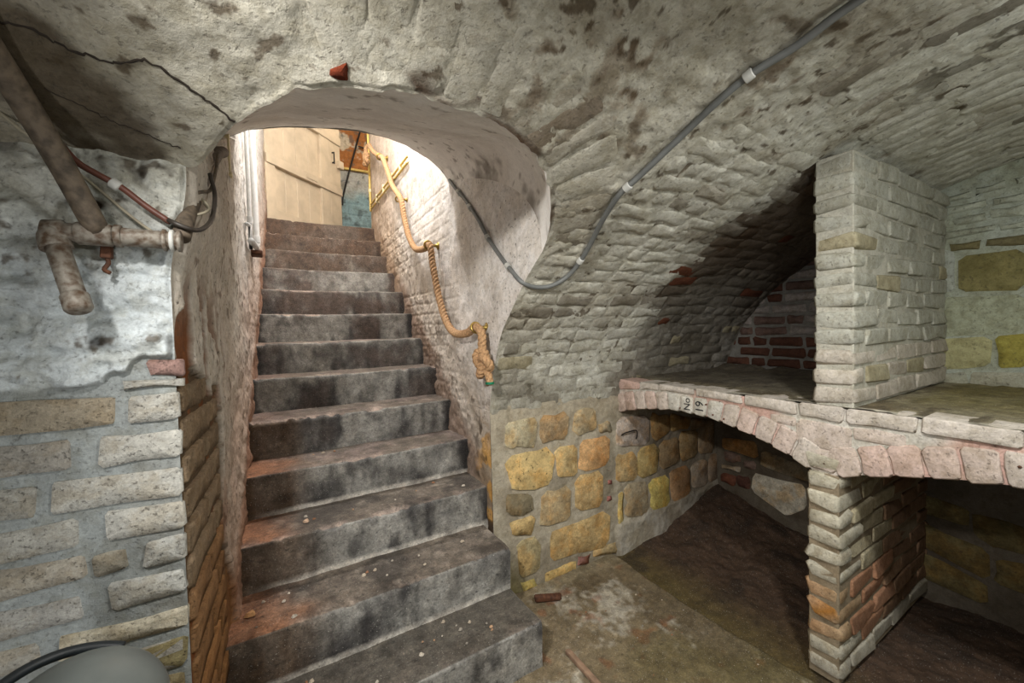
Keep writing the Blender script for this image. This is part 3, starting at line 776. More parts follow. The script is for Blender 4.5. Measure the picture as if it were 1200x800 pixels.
PLE = np.array([(-2.7, 1.28), (-.482, 1.286), (-.45, 1.286), (-.406, 1.279), (-.382, 1.282), (-.333, 1.284), (-.305, 1.287), (-.3, 1.303), (-.267, 1.309), (-.259, 1.327), (-.245, 1.338), (-.18, 1.345), (-.1, 1.345)])
def build_wall_left():
    u = np.concatenate([np.linspace(-2.6, -1.3, 24)[:-1], np.linspace(-1.3, -.62, 100)[:-1], np.linspace(-.62, 0, 220)])
    z = np.concatenate([np.linspace(0, .45, 20)[:-1], np.linspace(.45, 1.80, 330)])
    Z = np.broadcast_to(z[:, None], (len(z), len(u)))
    xe = -.187 + .037 * sstep(1.5, 1.75, Z)
    X = np.broadcast_to(u[None], Z.shape)
    X = np.where(X > -.62, -.62 + (X + .62) / .62 * (xe + .62), X)
    Q = np.stack([X, 0 * X, Z], -1)
    n1 = fbm(Q, 5, 4, 81); n2 = fbm(Q, 16, 4, 82); n3 = fbm(Q, 45, 3, 83)
    pl = sstep(-.004, .005, Z - np.interp(X, PLE[:, 0], PLE[:, 1]) + .006 * n2 + .004 * n3)
    h = .0025 * n2 + pl * (.013 + .008 * n1 + .006 * n2 + .003 * n3 + courses(X, Z + .012 * n1, .084, .22, .009, 0, .022))
    h += pl * .011 * sstep(.15, .5, fbm(Q * [1, 1, 2.5], 5, 3, 84)) * sstep(1.75, 1.3, Z)
    h += pl * (.006 * fbm(Q * [1, 1, 2.2], 12, 4, 85) + .004 * fbm(Q * [1, 1, 1.6], 30, 3, 86))
    edge = sstep(0, .012, xe - X)
    P = np.stack([X, 1.17 - h * edge, Z], -1)
    c = np.broadcast_to(lin(150, 155, 154), P.shape).copy()
    c = mixc(c, lin(128, 128, 122), sstep(-.2, .7, n1) * .6)
    w = np.broadcast_to(lin(196, 203, 205), P.shape).copy()
    w = mixc(w, lin(176, 180, 176), sstep(0, .8, n1) * .6)
    w = mixc(w, lin(196, 192, 176), sstep(1.5, 1.7, Z) * .6)
    w = mixc(w, lin(92, 80, 64), sstep(.5, .72, n3 * .55 + n2 * .5) * .75)
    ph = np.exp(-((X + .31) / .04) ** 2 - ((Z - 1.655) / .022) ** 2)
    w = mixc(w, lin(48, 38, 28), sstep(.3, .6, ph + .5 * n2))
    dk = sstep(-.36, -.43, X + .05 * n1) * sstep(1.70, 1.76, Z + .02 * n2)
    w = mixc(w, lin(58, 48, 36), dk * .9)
    c = c * (1 - pl[..., None]) + w * pl[..., None]
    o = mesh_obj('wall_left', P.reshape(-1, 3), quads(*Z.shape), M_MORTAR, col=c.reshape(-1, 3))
    setp(o, 'pale brick wall left of the stairs, thick whitewash on its upper half', 'wall', kind='structure')
    rnd = random.Random(13)
    def f3(a, b, hh): return np.stack([a, 1.17 - hh, b], -1)
    shades = [lin(148, 120, 112), lin(168, 166, 158)] + [lin(*t) for t in [(160, 150, 132), (176, 174, 166), (158, 154, 146), (180, 178, 170), (166, 164, 156), (182, 180, 172), (172, 170, 162), (186, 184, 176), (168, 162, 150), (158, 152, 138), (184, 184, 178), (170, 168, 162), (190, 190, 184), (178, 174, 164), (196, 188, 168), (140, 130, 96)]]
    polys = [list(q) for q in LB]
    for q, sh in zip(polys, shades):
        V, F = pillow(q, f3, .0055, -.008, .0035, .11, .0016, rnd)
        mesh_obj('brick', V, F, M_BRICK, o, sh)
    # the wall goes on to the left and down to the floor
    zt = 1.262; k = 0
    while zt > .08:
        x1 = -.505
        if zt < .70: x1 = -.19
        L0 = .215 if k % 2 else .11
        while x1 > -1.5:
            x0 = x1 - L0; L0 = .215
            V, F = pillow([(x0 + .006, zt), (x1 - .006, zt), (x1 - .006, zt - .066), (x0 + .006, zt - .066)], f3, .0055, -.008, .0035, .11, .0016, rnd)
            mesh_obj('brick', V, F, M_BRICK, o, lin(170, 167, 158) * rnd.uniform(.85, 1.08) if zt > .62 else lin(140, 128, 98) * rnd.uniform(.8, 1.05))
            x1 = x0
        zt -= .0805; k += 1
    return o
build_wall_left()

# ------------------------------------------------------------------ right wall of ochre stones under the vault
def build_wall_right():
    x = np.linspace(.925, 2.86, 330); z = np.linspace(-.06, .985, 190)
    X, Z = np.meshgrid(x, z)
    Q = np.stack([X, 0 * X, Z], -1)
    n1 = fbm(Q, 6, 4, 91); n2 = fbm(Q, 22, 4, 92)
    h = .006 * n1 + .004 * n2
    skirt = sstep(.17, .13, Z - .06 * (X - 1.8) + .02 * n2) * sstep(1.76, 1.80, X)
    h = h + .016 * skirt
    h = h * sstep(.985, .95, Z) * sstep(.925, .95, X)
    yb = np.interp(Z, [0, .9, 1.0], [1.768, 1.772, 1.775])
    P = np.stack([X, yb - h, Z], -1)
    c = np.broadcast_to(lin(184, 175, 156), P.shape).copy()
    c = mixc(c, lin(134, 124, 106), sstep(-.1, .6, n1) * .6)
    c = mixc(c, lin(176, 166, 146), sstep(.7, .95, Z) * sstep(1.9, 1.6, X))
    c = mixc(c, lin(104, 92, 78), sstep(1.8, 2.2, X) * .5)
    c = mixc(c, lin(186, 180, 168), skirt * .8 * sstep(-.5, .3, n1))
    c = mixc(c, lin(120, 110, 50), sstep(.25, .0, Z + .05 * n1) * sstep(1.2, 1.0, X) * .8)
    o = mesh_obj('wall_right', P.reshape(-1, 3), quads(*X.shape), M_MORTAR, col=c.reshape(-1, 3))
    setp(o, 'rough ochre sandstone wall at the foot of the vault, right of the stairs', 'wall', kind='structure')
    rnd = random.Random(17)
    cols = [(178, 166, 132), (160, 134, 96), (170, 152, 116), (160, 146, 116),
            (206, 176, 112), (192, 164, 108), (200, 152, 96), (120, 108, 80),
            (166, 144, 104), (190, 160, 106), (196, 166, 106), (186, 156, 100),
            (170, 154, 110), (200, 168, 100), (128, 82, 72), (184, 160, 112), (180, 160, 84),
            (176, 148, 98), (166, 142, 84), (150, 124, 86), (150, 124, 82), (140, 120, 92),
            (190, 166, 96), (150, 134, 104), (186, 166, 84), (160, 120, 78), (172, 154, 132), (134, 114, 92),
            (172, 158, 146), (144, 112, 64), (140, 110, 60), (120, 100, 70), (150, 88, 76), (150, 84, 74), (150, 86, 76)]
    def f3(a, b, hh): return np.stack([a, 1.770 - hh, b], -1)
    for i, (q, c) in enumerate(zip(ST, cols)):
        mx, mz = np.mean(q, 0)
        q = [(mx + (a - mx) * 1.05, max(mz + (b - mz) * 1.06, -.02)) for a, b in q]
        big = len(q) and abs(q[0][0] - q[1][0]) > .08
        V, F = pillow(q, f3, .011 if big else .006, -.012, .008 if big else .004, .17, .006 if big else .002, rnd)
        m = len(V)
        c = tuple(min(238, 1.10 * (.80 * v + .20 * 172)) for v in c)
        cc = np.tile(lin(*c), (m, 1)) * np.array([rnd.uniform(.88, 1.1) for _ in range(m)])[:, None]
        mesh_obj('stone', V, F, M_SPOTTED if i in (4, 7) else M_STONE, o, cc)
    return o
build_wall_right()

# ------------------------------------------------------------------ end wall behind the bins
def build_wall_back():
    parts = []
    def sheet(X0, y, z, base, warm, seed, cut=False):
        Y, Z = np.meshgrid(y, z)
        if cut:
            top = prof(Y) + .04
            Z = z[0] + (Z - z[0]) / (z[-1] - z[0]) * (top - z[0])
        Q = np.stack([0 * Y, Y, Z], -1)
        n1 = fbm(Q, 5, 4, seed); n2 = fbm(Q, 18, 4, seed + 1)
        P = np.stack([X0 + .002 - .002 * n1 - .0015 * n2, Y, Z], -1)
        c = np.broadcast_to(base, P.shape).copy(); c = mixc(c, warm, sstep(-.2, .7, n1) * .6)
        left = sstep(.62, .75, Y)
        if cut: c = mixc(c, lin(112, 108, 104), left * .9)
        return P.reshape(-1, 3), quads(*Y.shape), c.reshape(-1, 3)
    v1, f1, c1 = sheet(2.9, np.linspace(-2.6, 1.80, 260), np.linspace(.98, 2.0, 110), lin(182, 188, 176), lin(158, 160, 136), 101, True)
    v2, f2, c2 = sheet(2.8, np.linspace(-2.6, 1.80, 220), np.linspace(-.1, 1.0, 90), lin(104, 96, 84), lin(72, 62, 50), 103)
    o = mesh_obj('wall_back', np.concatenate([v1, v2]), np.concatenate([f1, f2 + len(v1)]), M_MORTAR, col=np.concatenate([c1, c2]))
    setp(o, 'end wall of stone and brick at the back of the storage bins', 'wall', kind='structure')
    rnd = random.Random(23)
    def hi(a, b, hh): return np.stack([2.9 - hh, a, b], -1)
    def lo(a, b, hh): return np.stack([2.8 - hh, a, b], -1)
    ec = [(138, 130, 86), (174, 178, 168), (130, 122, 88), (126, 118, 88), (178, 182, 158), (176, 172, 130), (176, 166, 86), (176, 176, 158), (180, 178, 160)] + [(184, 188, 172)] * 10
    for i, (q, c) in enumerate(zip(EW, ec)):
        V, F = pillow(q, hi, .007 if i < 9 else .005, -.01, .005, .13, .003, rnd)
        mesh_obj('stone' if i < 9 else 'brick', V, F, M_WHITE, o, lin(*c) * rnd.uniform(.92, 1.06))
    # beyond the frame the same masonry goes on
    for zb, zt, y0 in ((1.04, 1.12, .35), (1.14, 1.285, .35), (1.30, 1.48, .35), (1.50, 1.68, .35), (1.70, 1.745, .35), (1.77, 1.815, .35), (1.83, 1.875, .35), (1.89, 1.925, .35)):
        y = y0
        while y > -.6:
            L = rnd.uniform(.2, .34)
            V, F = pillow([(y, zt), (y - L + .014, zt), (y - L + .014, zb), (y, zb)], hi, .007, -.01, .005, .13, .003, rnd)
            mesh_obj('stone', V, F, M_WHITE, o, lin(172, 170, 142) * rnd.uniform(.8, 1.08)); y -= L
    # red brick in the left upper bin
    zz = 1.075; k = 0
    while zz < 1.82:
        y = 1.78 - (.11 if k % 2 else 0) - rnd.uniform(0, .03)
        while y > .74:
            L = rnd.choice((.215, .215, .105)); a, b = y - L + .006, y - .006
            if zz + .02 < float(prof(a)) and a > .70:
                V, F = pillow([(a, zz), (b, zz), (b, zz + .058), (a, zz + .058)], hi, .009, -.01, .006, .15, .003, rnd)
                low = zz < 1.24
                c = lin(90, 60, 48) if (low or rnd.random() < .2) else lin(150, 142, 136)
                if not low and rnd.random() < .35: c = lin(104, 84, 76)
                mesh_obj('brick', V, F, M_BRICK, o, c * rnd.uniform(.85, 1.1))
            y -= L
        zz += .072; k += 1
    bc = [(176, 138, 92), (150, 140, 120), (196, 190, 174), (170, 162, 148), (110, 72, 58), (96, 66, 56), (120, 100, 90), (112, 92, 82)]
    for q, c in zip(BK, bc):
        V, F = pillow(q, lo, .012, -.01, .007, .17, .004, rnd)
        m = len(V); cc = np.tile(lin(*c), (m, 1))
        mesh_obj('stone', V, F, M_STONE, o, cc)
    for q in BR:
        V, F = pillow(q, lo, .012, -.01, .007, .17, .004, rnd)
        mesh_obj('stone', V, F, M_STONE, o, lin(116, 104, 70) * rnd.uniform(.8, 1.1))
    return o
build_wall_back()

# ------------------------------------------------------------------ floor
def build_floor():
    xs = np.concatenate([np.linspace(-2.6, .55, 30)[:-1], np.linspace(.55, 2.88, 330)])
    ys = np.concatenate([np.linspace(-2.6, -.1, 25)[:-1], np.linspace(-.1, 1.85, 270)])
    X, Y = np.meshgrid(xs, ys)
    Q = np.stack([X, Y, 0 * X], -1)
    n1 = fbm(Q, 3, 4, 111); n2 = fbm(Q, 10, 4, 112); n3 = fbm(Q, 40, 3, 113)
    e = 1.725 + .015 * np.sin(4 * Y) + .008 * n2
    pit = sstep(-.005, .012, X - e)
    z = .002 * n1 + .0015 * n2 + .001 * n3
    mound = .26 * np.exp(-((X - 2.95) / .55) ** 2 - ((Y - 1.9) / .62) ** 2)
    earth = -.034 + mound + (.012 * n1 + .010 * n2 + .004 * n3) * sstep(1.75, 2.1, X) + .02 * fbm(Q, 6, 3, 114) * sstep(2.0, 2.4, X) * sstep(.6, 1.0, Y)
    z = z * (1 - pit) + earth * pit
    c = np.broadcast_to(lin(132, 118, 94), X.shape + (3,)).copy()
    c = mixc(c, lin(98, 86, 66), sstep(-.3, .6, n1) * .7)
    dust = np.exp(-((X - 1.32) / .28) ** 2 - ((Y - 1.45) / .30) ** 2)
    c = mixc(c, lin(184, 178, 164), sstep(.3, 1.0, n2 * .6 + n3 * .4 + dust * .65) * .8)
    c = mixc(c, lin(132, 78, 46), sstep(.3, .6, fbm(Q, 14, 3, 116) + np.exp(-((X - 1.2) / .12) ** 2 - ((Y - 1.58) / .08) ** 2) - .25) * .5)
    c = mixc(c, lin(150, 140, 116), sstep(.12, .03, 1.76 - Y) * sstep(1.05, 1.3, X) * sstep(1.78, 1.7, X) * .7)
    c = mixc(c, lin(92, 84, 44), sstep(1.35, 1.0, Y + .2 * n1) * sstep(.9, 1.3, X) * .55)
    ec = np.broadcast_to(lin(78, 60, 46), c.shape).copy()
    ec = mixc(ec, lin(96, 84, 46), sstep(2.15, 1.75, X + .1 * n1) * .8)
    ec = mixc(ec, lin(52, 42, 34), sstep(0, .6, n2) * .6)
    c = c * (1 - pit[..., None]) + ec * pit[..., None]
    c = mixc(c, lin(40, 34, 24), sstep(.013, .005, np.abs(X - e - .004)) * .9)
    o = mesh_obj('floor', np.stack([X, Y, z], -1).reshape(-1, 3), quads(*X.shape), M_FLOOR, col=c.reshape(-1, 3))
    setp(o, 'damp dirty cellar floor with earth in the bins', 'floor', kind='structure')
build_floor()

# ------------------------------------------------------------------ the rest of the shell, behind the camera and at the stair head
def slab(name, c0, c1, mat, col, label, cat):
    V, F = box(c0, c1, .002)
    o = mesh_obj(name, V, F, mat, col=col, smooth=False)
    return setp(o, label, cat, kind='structure')
slab('wall_cellar_end', (-2.7, -2.65, 0), (-2.58, 1.2, 2.2), M_WHITE, lin(190, 188, 180), 'whitewashed end wall of the cellar behind the viewer', 'wall')
slab('ceiling_stairwell', (-.5, 2.0, 4.15), (2.5, 6.2, 4.3), M_SMOOTH, lin(206, 200, 190), 'white ceiling over the stairwell and lobby', 'ceiling')
slab('wall_lobby_left', (-.45, 4.50, 2.3), (-.12, 6.0, 4.2), M_SMOOTH, lin(206, 190, 166), 'cream lobby wall behind the open door', 'wall')
slab('wall_lobby_right', (2.3, 4.50, 2.3), (2.45, 6.0, 4.2), M_SMOOTH, lin(206, 190, 166), 'cream lobby wall far right of the stair head', 'wall')
slab('wall_lobby_front', (.99, 4.46, 2.3), (2.4, 4.56, 4.2), M_SMOOTH, lin(206, 190, 166), 'short wall at the right of the stair head', 'wall')
def far_wall():
    x = np.linspace(-.4, 2.4, 220); z = np.linspace(2.3, 4.2, 170)
    X, Z = np.meshgrid(x, z); Q = np.stack([X, 0 * X, Z], -1)
    n1 = fbm(Q, 5, 4, 121); n2 = fbm(Q, 16, 4, 122)
    h = .006 * n1 + .004 * n2 + courses(X, Z, .15, .5, .012, 0, .02)
    c = np.broadcast_to(lin(150, 178, 184), X.shape + (3,)).copy()
    c = mixc(c, lin(186, 186, 180), sstep(3.2, 3.4, Z + .06 * n1))
    c = mixc(c, lin(214, 200, 176), sstep(3.58, 3.62, Z))
    c = mixc(c, lin(176, 116, 66), sstep(3.58, 3.62, Z) * sstep(.0, .25, n1 + .4 * n2))
    c = mixc(c, lin(92, 100, 100), sstep(.5, .7, n2) * .6)
    o = mesh_obj('wall_lobby_far', np.stack([X, 5.9 - h, Z], -1).reshape(-1, 3), quads(*X.shape), M_WHITE, col=c.reshape(-1, 3))
    setp(o, 'far lobby wall, blue below and flaking orange and white above', 'wall', kind='structure')
far_wall()

# ================================================================== STAIRCASE
def build_stairs():
    st = thing('staircase', (.36, 1.32, 0), 'worn grey stone staircase of thirteen steps rising under the arch', 'staircase')
    for k, (y, z) in enumerate(STEPS):
        last = k == len(STEPS) - 1
        yn = 5.95 if last else STEPS[k + 1][0] + .03
        zb = max(z - STEP_R - .03, -.02)
        free = k < 2
        x0 = float(xl(y)) - .03; x1 = .90 if free else float(xr(y)) + .03
        if last: x0, x1 = -.3, 2.4
        nu = 150
        u = np.linspace(x0, x1, nu)
        r = .012
        py, pz = [], []
        for t in np.linspace(0, 1, 16): py.append(y + .004 * (1 - t)); pz.append(zb + (z - r - zb) * t)
        for a in np.linspace(0, np.pi / 2, 5)[1:]: py.append(y + r * (1 - math.cos(a))); pz.append(z - r + r * math.sin(a))
        for t in np.linspace(0, 1, 18)[1:]: py.append(y + r + (yn - y - r) * t); pz.append(z - .004 * math.sin(t * 3.1) * (not last))
        py, pz = np.array(py), np.array(pz); nv = len(py); nr = 16
        U = np.broadcast_to(u[:, None], (nu, nv)); PY = np.broadcast_to(py, (nu, nv)).copy(); PZ = np.broadcast_to(pz, (nu, nv)).copy()
        Q = np.stack([U, PY, PZ], -1)
        n1 = fbm(Q, 5, 4, 200 + k); n2 = fbm(Q, 18, 4, 220 + k); n3 = fbm(Q, 45, 3, 240 + k)
        edge = np.exp(-((np.arange(nv) - 18) / 3.0) ** 2)[None]
        wear = .012 * edge * sstep(.25, .75, n2 + .4 * n1) + .007 * edge * np.exp(-((U - .38) / .28) ** 2)
        PZ -= wear; PY += wear * .6
        PY[:, :nr] -= (.003 * n1 + .0016 * n2)[:, :nr]
        PZ[:, nr + 2:] += (.003 * n1 + .0018 * n2)[:, nr + 2:]
        isr = (np.arange(nv) < nr + 2)[None] * np.ones((nu, 1))
        vz = np.clip((PZ - zb) / (z - zb), 0, 1)
        streak = fbm(np.stack([U * 1.0, 0 * U, PZ * .22], -1), 26, 4, 260 + k)
        rc = np.broadcast_to(lin(148, 146, 140), Q.shape).copy()
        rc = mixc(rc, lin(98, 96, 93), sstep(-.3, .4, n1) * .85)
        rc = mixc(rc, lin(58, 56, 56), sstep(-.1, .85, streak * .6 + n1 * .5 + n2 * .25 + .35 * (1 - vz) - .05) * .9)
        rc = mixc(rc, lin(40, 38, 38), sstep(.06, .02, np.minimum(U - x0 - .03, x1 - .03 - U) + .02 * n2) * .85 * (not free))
        if k >= 3: rc = mixc(rc, lin(96, 80, 70), sstep(0, .7, n1 + .1 * (k - 6)) * min(.7, .12 * (k - 2)))
        if k >= 10: rc = mixc(rc, lin(92, 74, 58), np.full_like(U, .55))
        if k >= 11: rc = mixc(rc, lin(84, 60, 40), np.full_like(U, .5))
        if 1 <= k <= 4: rc = mixc(rc, lin(84, 62, 40), sstep(.42 - .02 * k, .20, U - x0 + .05 * n1) * .75)  # shadow on the left of the lower risers, put into the colour
        if k in (1, 2, 3): rc = mixc(rc, lin(206, 200, 190), sstep(.034 + .018, .036, PZ - zb + .005 * n2) * .9 * sstep(.05, .25, U - x0))
        tc = np.broadcast_to(lin(114, 105, 95), Q.shape).copy()
        tc = mixc(tc, lin(70, 65, 60), sstep(-.2, .6, n1) * .8)
        tc = mixc(tc, lin(150, 140, 128), sstep(.35, .7, n2) * .5)
        if 3 <= k <= 8: tc = mixc(tc, lin(150, 134, 126), sstep(-.3, .5, n1 + .3 * n2) * .5)
        tc = mixc(tc, lin(170, 108, 66), sstep(.30, .02, U - x0 - .03 + .10 * n1) * (.6 if 1 <= k <= 3 else .15))
        if k == 0: tc = mixc(tc, lin(84, 82, 76), np.full_like(U, .6))
        tc = mixc(tc, lin(170, 152, 140), edge * (.6 if k >= 2 else .2) * sstep(-.3, .5, n2))
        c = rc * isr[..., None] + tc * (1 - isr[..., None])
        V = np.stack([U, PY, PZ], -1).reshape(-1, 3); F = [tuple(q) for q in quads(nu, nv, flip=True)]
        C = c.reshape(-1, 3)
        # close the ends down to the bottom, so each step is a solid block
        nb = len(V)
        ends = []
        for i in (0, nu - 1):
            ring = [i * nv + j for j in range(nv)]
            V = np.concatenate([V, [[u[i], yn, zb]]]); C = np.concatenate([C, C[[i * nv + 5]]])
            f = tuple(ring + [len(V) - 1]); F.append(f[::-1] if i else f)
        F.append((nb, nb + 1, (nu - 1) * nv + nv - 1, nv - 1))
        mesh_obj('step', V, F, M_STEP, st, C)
    return st
build_stairs()

# ================================================================== PARTITION WALL between the bins
def build_partition():
    rnd = random.Random(31)
    a, fa = box((1.811, .611, 1.055), (2.9, .729, 1.99), .003)
    b, fb = box((1.811, .655, -.02), (2.82, .755, .79), .003)
    d, fd = box((1.86, .64, .78), (2.85, .74, 1.06), .003)
    V, F, C = join([(a, fa, lin(184, 181, 168)), (b, fb, lin(146, 132, 110)), (d, fd, lin(160, 150, 130))])
    o = mesh_obj('wall_partition', V, F, M_MORTAR, col=C, smooth=False)
    setp(o, 'whitewashed brick partition wall dividing the storage bins', 'wall', kind='structure')
    def course(zb, zt, y0, y1, k, upper):
        x = 1.80; L = .11 if k % 2 else .22
        while x < (2.9 if upper else 2.8):
            x1 = min(x + L, 2.905 if upper else 2.805)
            front = x < 1.81
            lean = rnd.uniform(-.004, .004)
            zt2 = zt
            if upper:
                lim = float(prof(y1)) + .012
                if zb > lim - .02: x = x1; L = .22; continue
            v, f = box((x + .003 + lean, y0 + rnd.uniform(-.004, .004), zb + .003), (x1 - .003, y1 + rnd.uniform(-.004, .004), zt2 - .003), .016 if front else .008, .0042)
            if upper:
                c = lin(182, 181, 169) * rnd.uniform(.86, 1.06)
                if zb < 1.25: c = c * .6 + lin(206, 188, 176) * .4
                if rnd.random() < .05: c = lin(168, 160, 134)
            else:
                zm = (zb + zt) / 2
                c = lin(190, 184, 166) * rnd.uniform(.92, 1.05)
                if not front and x < 2.2: c = lin(186, 176, 148) * rnd.uniform(.85, 1.05)  # paler front strip: lamplight put into the brick colour
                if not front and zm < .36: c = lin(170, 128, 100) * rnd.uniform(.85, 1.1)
                if not front and x >= 2.2: c = lin(140, 112, 88) * rnd.uniform(.8, 1.1)  # darker further in: shade under the shelf put into the brick colour
                if .12 < zm < .34 and front: c = lin(168, 118, 58) * rnd.uniform(.8, 1.1)
                if zm < .10: c = lin(186, 180, 164)
            m = len(v); cc = np.tile(c, (m, 1))
            if not upper and front and .12 < (zb + zt) / 2 < .36:
                cc[v[:, 1] < (y0 + .02)] = lin(176, 150, 118); cc[v[:, 1] > (y1 - .02)] = lin(184, 150, 116)
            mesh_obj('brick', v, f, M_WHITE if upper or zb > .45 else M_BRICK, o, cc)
            x = x1; L = .22
    z = 1.062; k = 0
    while z < 2.02:
        course(z, z + .0715, .604, .736, k, True); z += .0715; k += 1
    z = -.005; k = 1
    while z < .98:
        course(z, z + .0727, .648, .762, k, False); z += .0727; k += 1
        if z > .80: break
build_partition()

# ================================================================== BRICK SHELF on two flat arches
def build_shelf():
    sh = thing('brick_shelf', (1.81, .7, .8), 'pinkish white brick shelf carried on shallow arches over the lower bins', 'shelf')
    rnd = random.Random(37)
    def zi(Y):
        Y = np.asarray(Y, float)
        a = np.where(Y < 1.3, .925 - .13 * ((Y - 1.3) / .54) ** 2, .925 - .075 * ((Y - 1.3) / .475) ** 2)
        b = .895 - .105 * ((Y - .05) / .6) ** 2
        return np.where(Y > .705, a, b)
    cy = np.array([-.7, .225, .432, .752, 1.05, 1.365, 1.6, 1.79]); cz = np.array([.995, .998, 1.0, .992, 1.012, 1.026, 1.008, .985])
    def zc(Y): return np.interp(Y, cy, cz)
    def f3(a, b, h): return np.stack([1.822 - h, a, b], -1)
    pink, white = lin(208, 178, 166), lin(206, 202, 192)
    def arch(y0, y1, n, up):
        ys = np.linspace(y0, y1, n + 1)
        for i in range(n):
            q = []
            for Y in (ys[i], ys[i + 1]):
                Yc = min(max(Y, .55 - 1.2), 1.77)
                s = float((zi(Y + .01) - zi(Y - .01)) / .02) if abs(Y - .705) > .02 else 0
                s = max(-.55, min(.55, s)); l = math.hypot(1, s); ny, nz = -s / l, 1 / l
                H = min(.108, (float(zc(Y)) - .008 - float(zi(Y))) / nz)
                q.append(((Y, float(zi(Y))), (Y + ny * H, float(zi(Y)) + nz * H)))
            g = .002
            poly = [(q[0][0][0] + g, q[0][0][1]), (q[1][0][0] - g, q[1][0][1]), (q[1][1][0] - g, q[1][1][1]), (q[0][1][0] + g, q[0][1][1])]
            V, F = pillow(poly, f3, .013, -.16, .007, .14, .002, rnd)
            Ym = (ys[i] + ys[i + 1]) / 2
            m = rnd.uniform(.25, .8)
            if 1.1 < Ym < 1.38: m = .0
            c = pink * m + white * (1 - m)
            mesh_obj('voussoir', V, F, M_WHITE, sh, c * rnd.uniform(.95, 1.04))
    arch(.752, 1.775, 14, 1)
    arch(-.55, .658, 15, 1)
    V, F = pillow([(.660, .80), (.750, .80), (.742, .885), (.668, .885)], f3, .013, -.16, .007, .14, .002, rnd)
    mesh_obj('voussoir', V, F, M_WHITE, sh, pink * .4 + white * .6)
    # filling bricks over the springing
    for a, b in ((.62, .80), (.80, .90), (.47, .615), (.30, .465)):
        zb = float(zi((a + b) / 2)) + (.118 if a < .6 or a > .75 else .115); zt = float(zc((a + b) / 2)) - .008
        if zt - zb > .02:
            V, F = pillow([(a, zb), (b, zb), (b, zt), (a, zt)], f3, .008, -.12, .005, .14, .002, rnd)
            mesh_obj('brick', V, F, M_WHITE, sh, (pink * .4 + white * .6))
    # coping course
    y = 1.772
    for L in (.17, .13, .22, .24, .22, .155, .20, .22, .22, .23, .2):
        a, b = y - L + .004, y - .004
        poly = [(a, float(zc(a)) + .004), (b, float(zc(b)) + .004), (b, 1.056), (a, 1.054)]
        V, F = pillow(poly, f3, .013 + rnd.uniform(-.002, .002), -.12, .006, .14, .002, rnd)
        mesh_obj('coping_brick', V, F, M_WHITE, sh, (white * .8 + pink * .2) * rnd.uniform(.94, 1.04) if b < 1.62 else pink)
        y -= L
    # mortar face just behind the bricks
    ys = np.linspace(-.55, 1.772, 160); hs = np.linspace(0, 1, 8)
    Yg, Hg = np.meshgrid(ys, hs); Zg = zi(Yg) + .006 + (1.048 - zi(Yg) - .006) * Hg
    Pm = np.stack([1.822 - .0045 - .001 * fbm(np.stack([Yg, Zg, 0 * Yg], -1), 30, 3, 310), Yg, Zg], -1)
    mesh_obj('mortar', Pm.reshape(-1, 3), quads(*Yg.shape), M_WHITE, sh, mixc(np.broadcast_to(white, Pm.shape).copy(), lin(214, 170, 158), sstep(-.4, .4, fbm(Pm, 4, 3, 311)) * .8).reshape(-1, 3))
    # level top of the shelf, dirty
    X, Y = np.meshgrid(np.linspace(1.812, 2.91, 150), np.linspace(-.6, 1.772, 260))
    Q = np.stack([X, Y, 0 * X], -1)
    n1 = fbm(Q, 5, 4, 301); n2 = fbm(Q * [.6, 1.6, 1], 18, 4, 302)
    Z = 1.054 + .004 * n1 + .004 * n2 + .03 * sstep(2.7, 2.9, X) * sstep(-.2, .5, n1) * (Y > .75)
    c = np.broadcast_to(lin(136, 128, 104), Q.shape).copy()
    c = mixc(c, lin(96, 84, 62), sstep(-.1, .6, n1) * .8)
    c = mixc(c, lin(70, 60, 46), sstep(.2, .6, n2) * .7)
    c = mixc(c, lin(196, 190, 176), sstep(1.87, 1.83, X + .03 * n2) * .8)
    c = mixc(c, lin(126, 116, 60), sstep(.6, .5, Y) * sstep(1.95, 2.3, X) * .5)
    c = mixc(c, lin(84, 78, 70), sstep(.72, .78, Y) * sstep(1.9, 2.1, X) * .6)
    Vt = np.stack([X, Y, Z], -1).reshape(-1, 3)
    o = mesh_obj('shelf_top', Vt, quads(*X.shape), M_FLOOR, sh, c.reshape(-1, 3)); o['label'] = 'dirty level top of the shelf'
    # curved underside
    for y0, y1 in ((.762, 1.772), (-.6, .648)):
        ys = np.linspace(y0, y1, 60); xs = np.linspace(1.95, 2.8, 40)
        X, Y = np.meshgrid(xs, ys); n1 = fbm(np.stack([X, Y, 0 * X], -1), 9, 3, 305)
        P = np.stack([X, Y, zi(Y) + .004 + .006 * n1], -1)
        mesh_obj('arch_soffit', P.reshape(-1, 3), quads(*X.shape), M_BRICK, sh, mixc(np.broadcast_to(lin(120, 96, 76), P.shape).copy(), lin(80, 62, 50), sstep(-.3, .5, n1)).reshape(-1, 3))
    # painted shelf number, reading upwards on two voussoirs
    def text(body, y, z, size):
        cu = bpy.data.curves.new('number', 'FONT'); cu.body = body; cu.size = size; cu.extrude = .0006; cu.align_x = 'CENTER'; cu.align_y = 'CENTER'
        t = bpy.data.objects.new('tmp', cu); COL.objects.link(t)
        me = bpy.data.meshes.new_from_object(t.evaluated_get(bpy.context.evaluated_depsgraph_get()))
        bpy.data.objects.remove(t)
        co = np.array([v.co for v in me.vertices]); f = [tuple(p.vertices) for p in me.polygons]
        V = np.stack([np.full(len(co), 1.822 - .0145) - co[:, 2], y + co[:, 1], z + co[:, 0]], -1)
        n = mesh_obj('painted_number', V, f, M_INK, sh, smooth=False); n['label'] = 'black painted number'
    text('19', 1.222, .968, .060)
    text('No', 1.292, .972, .050)
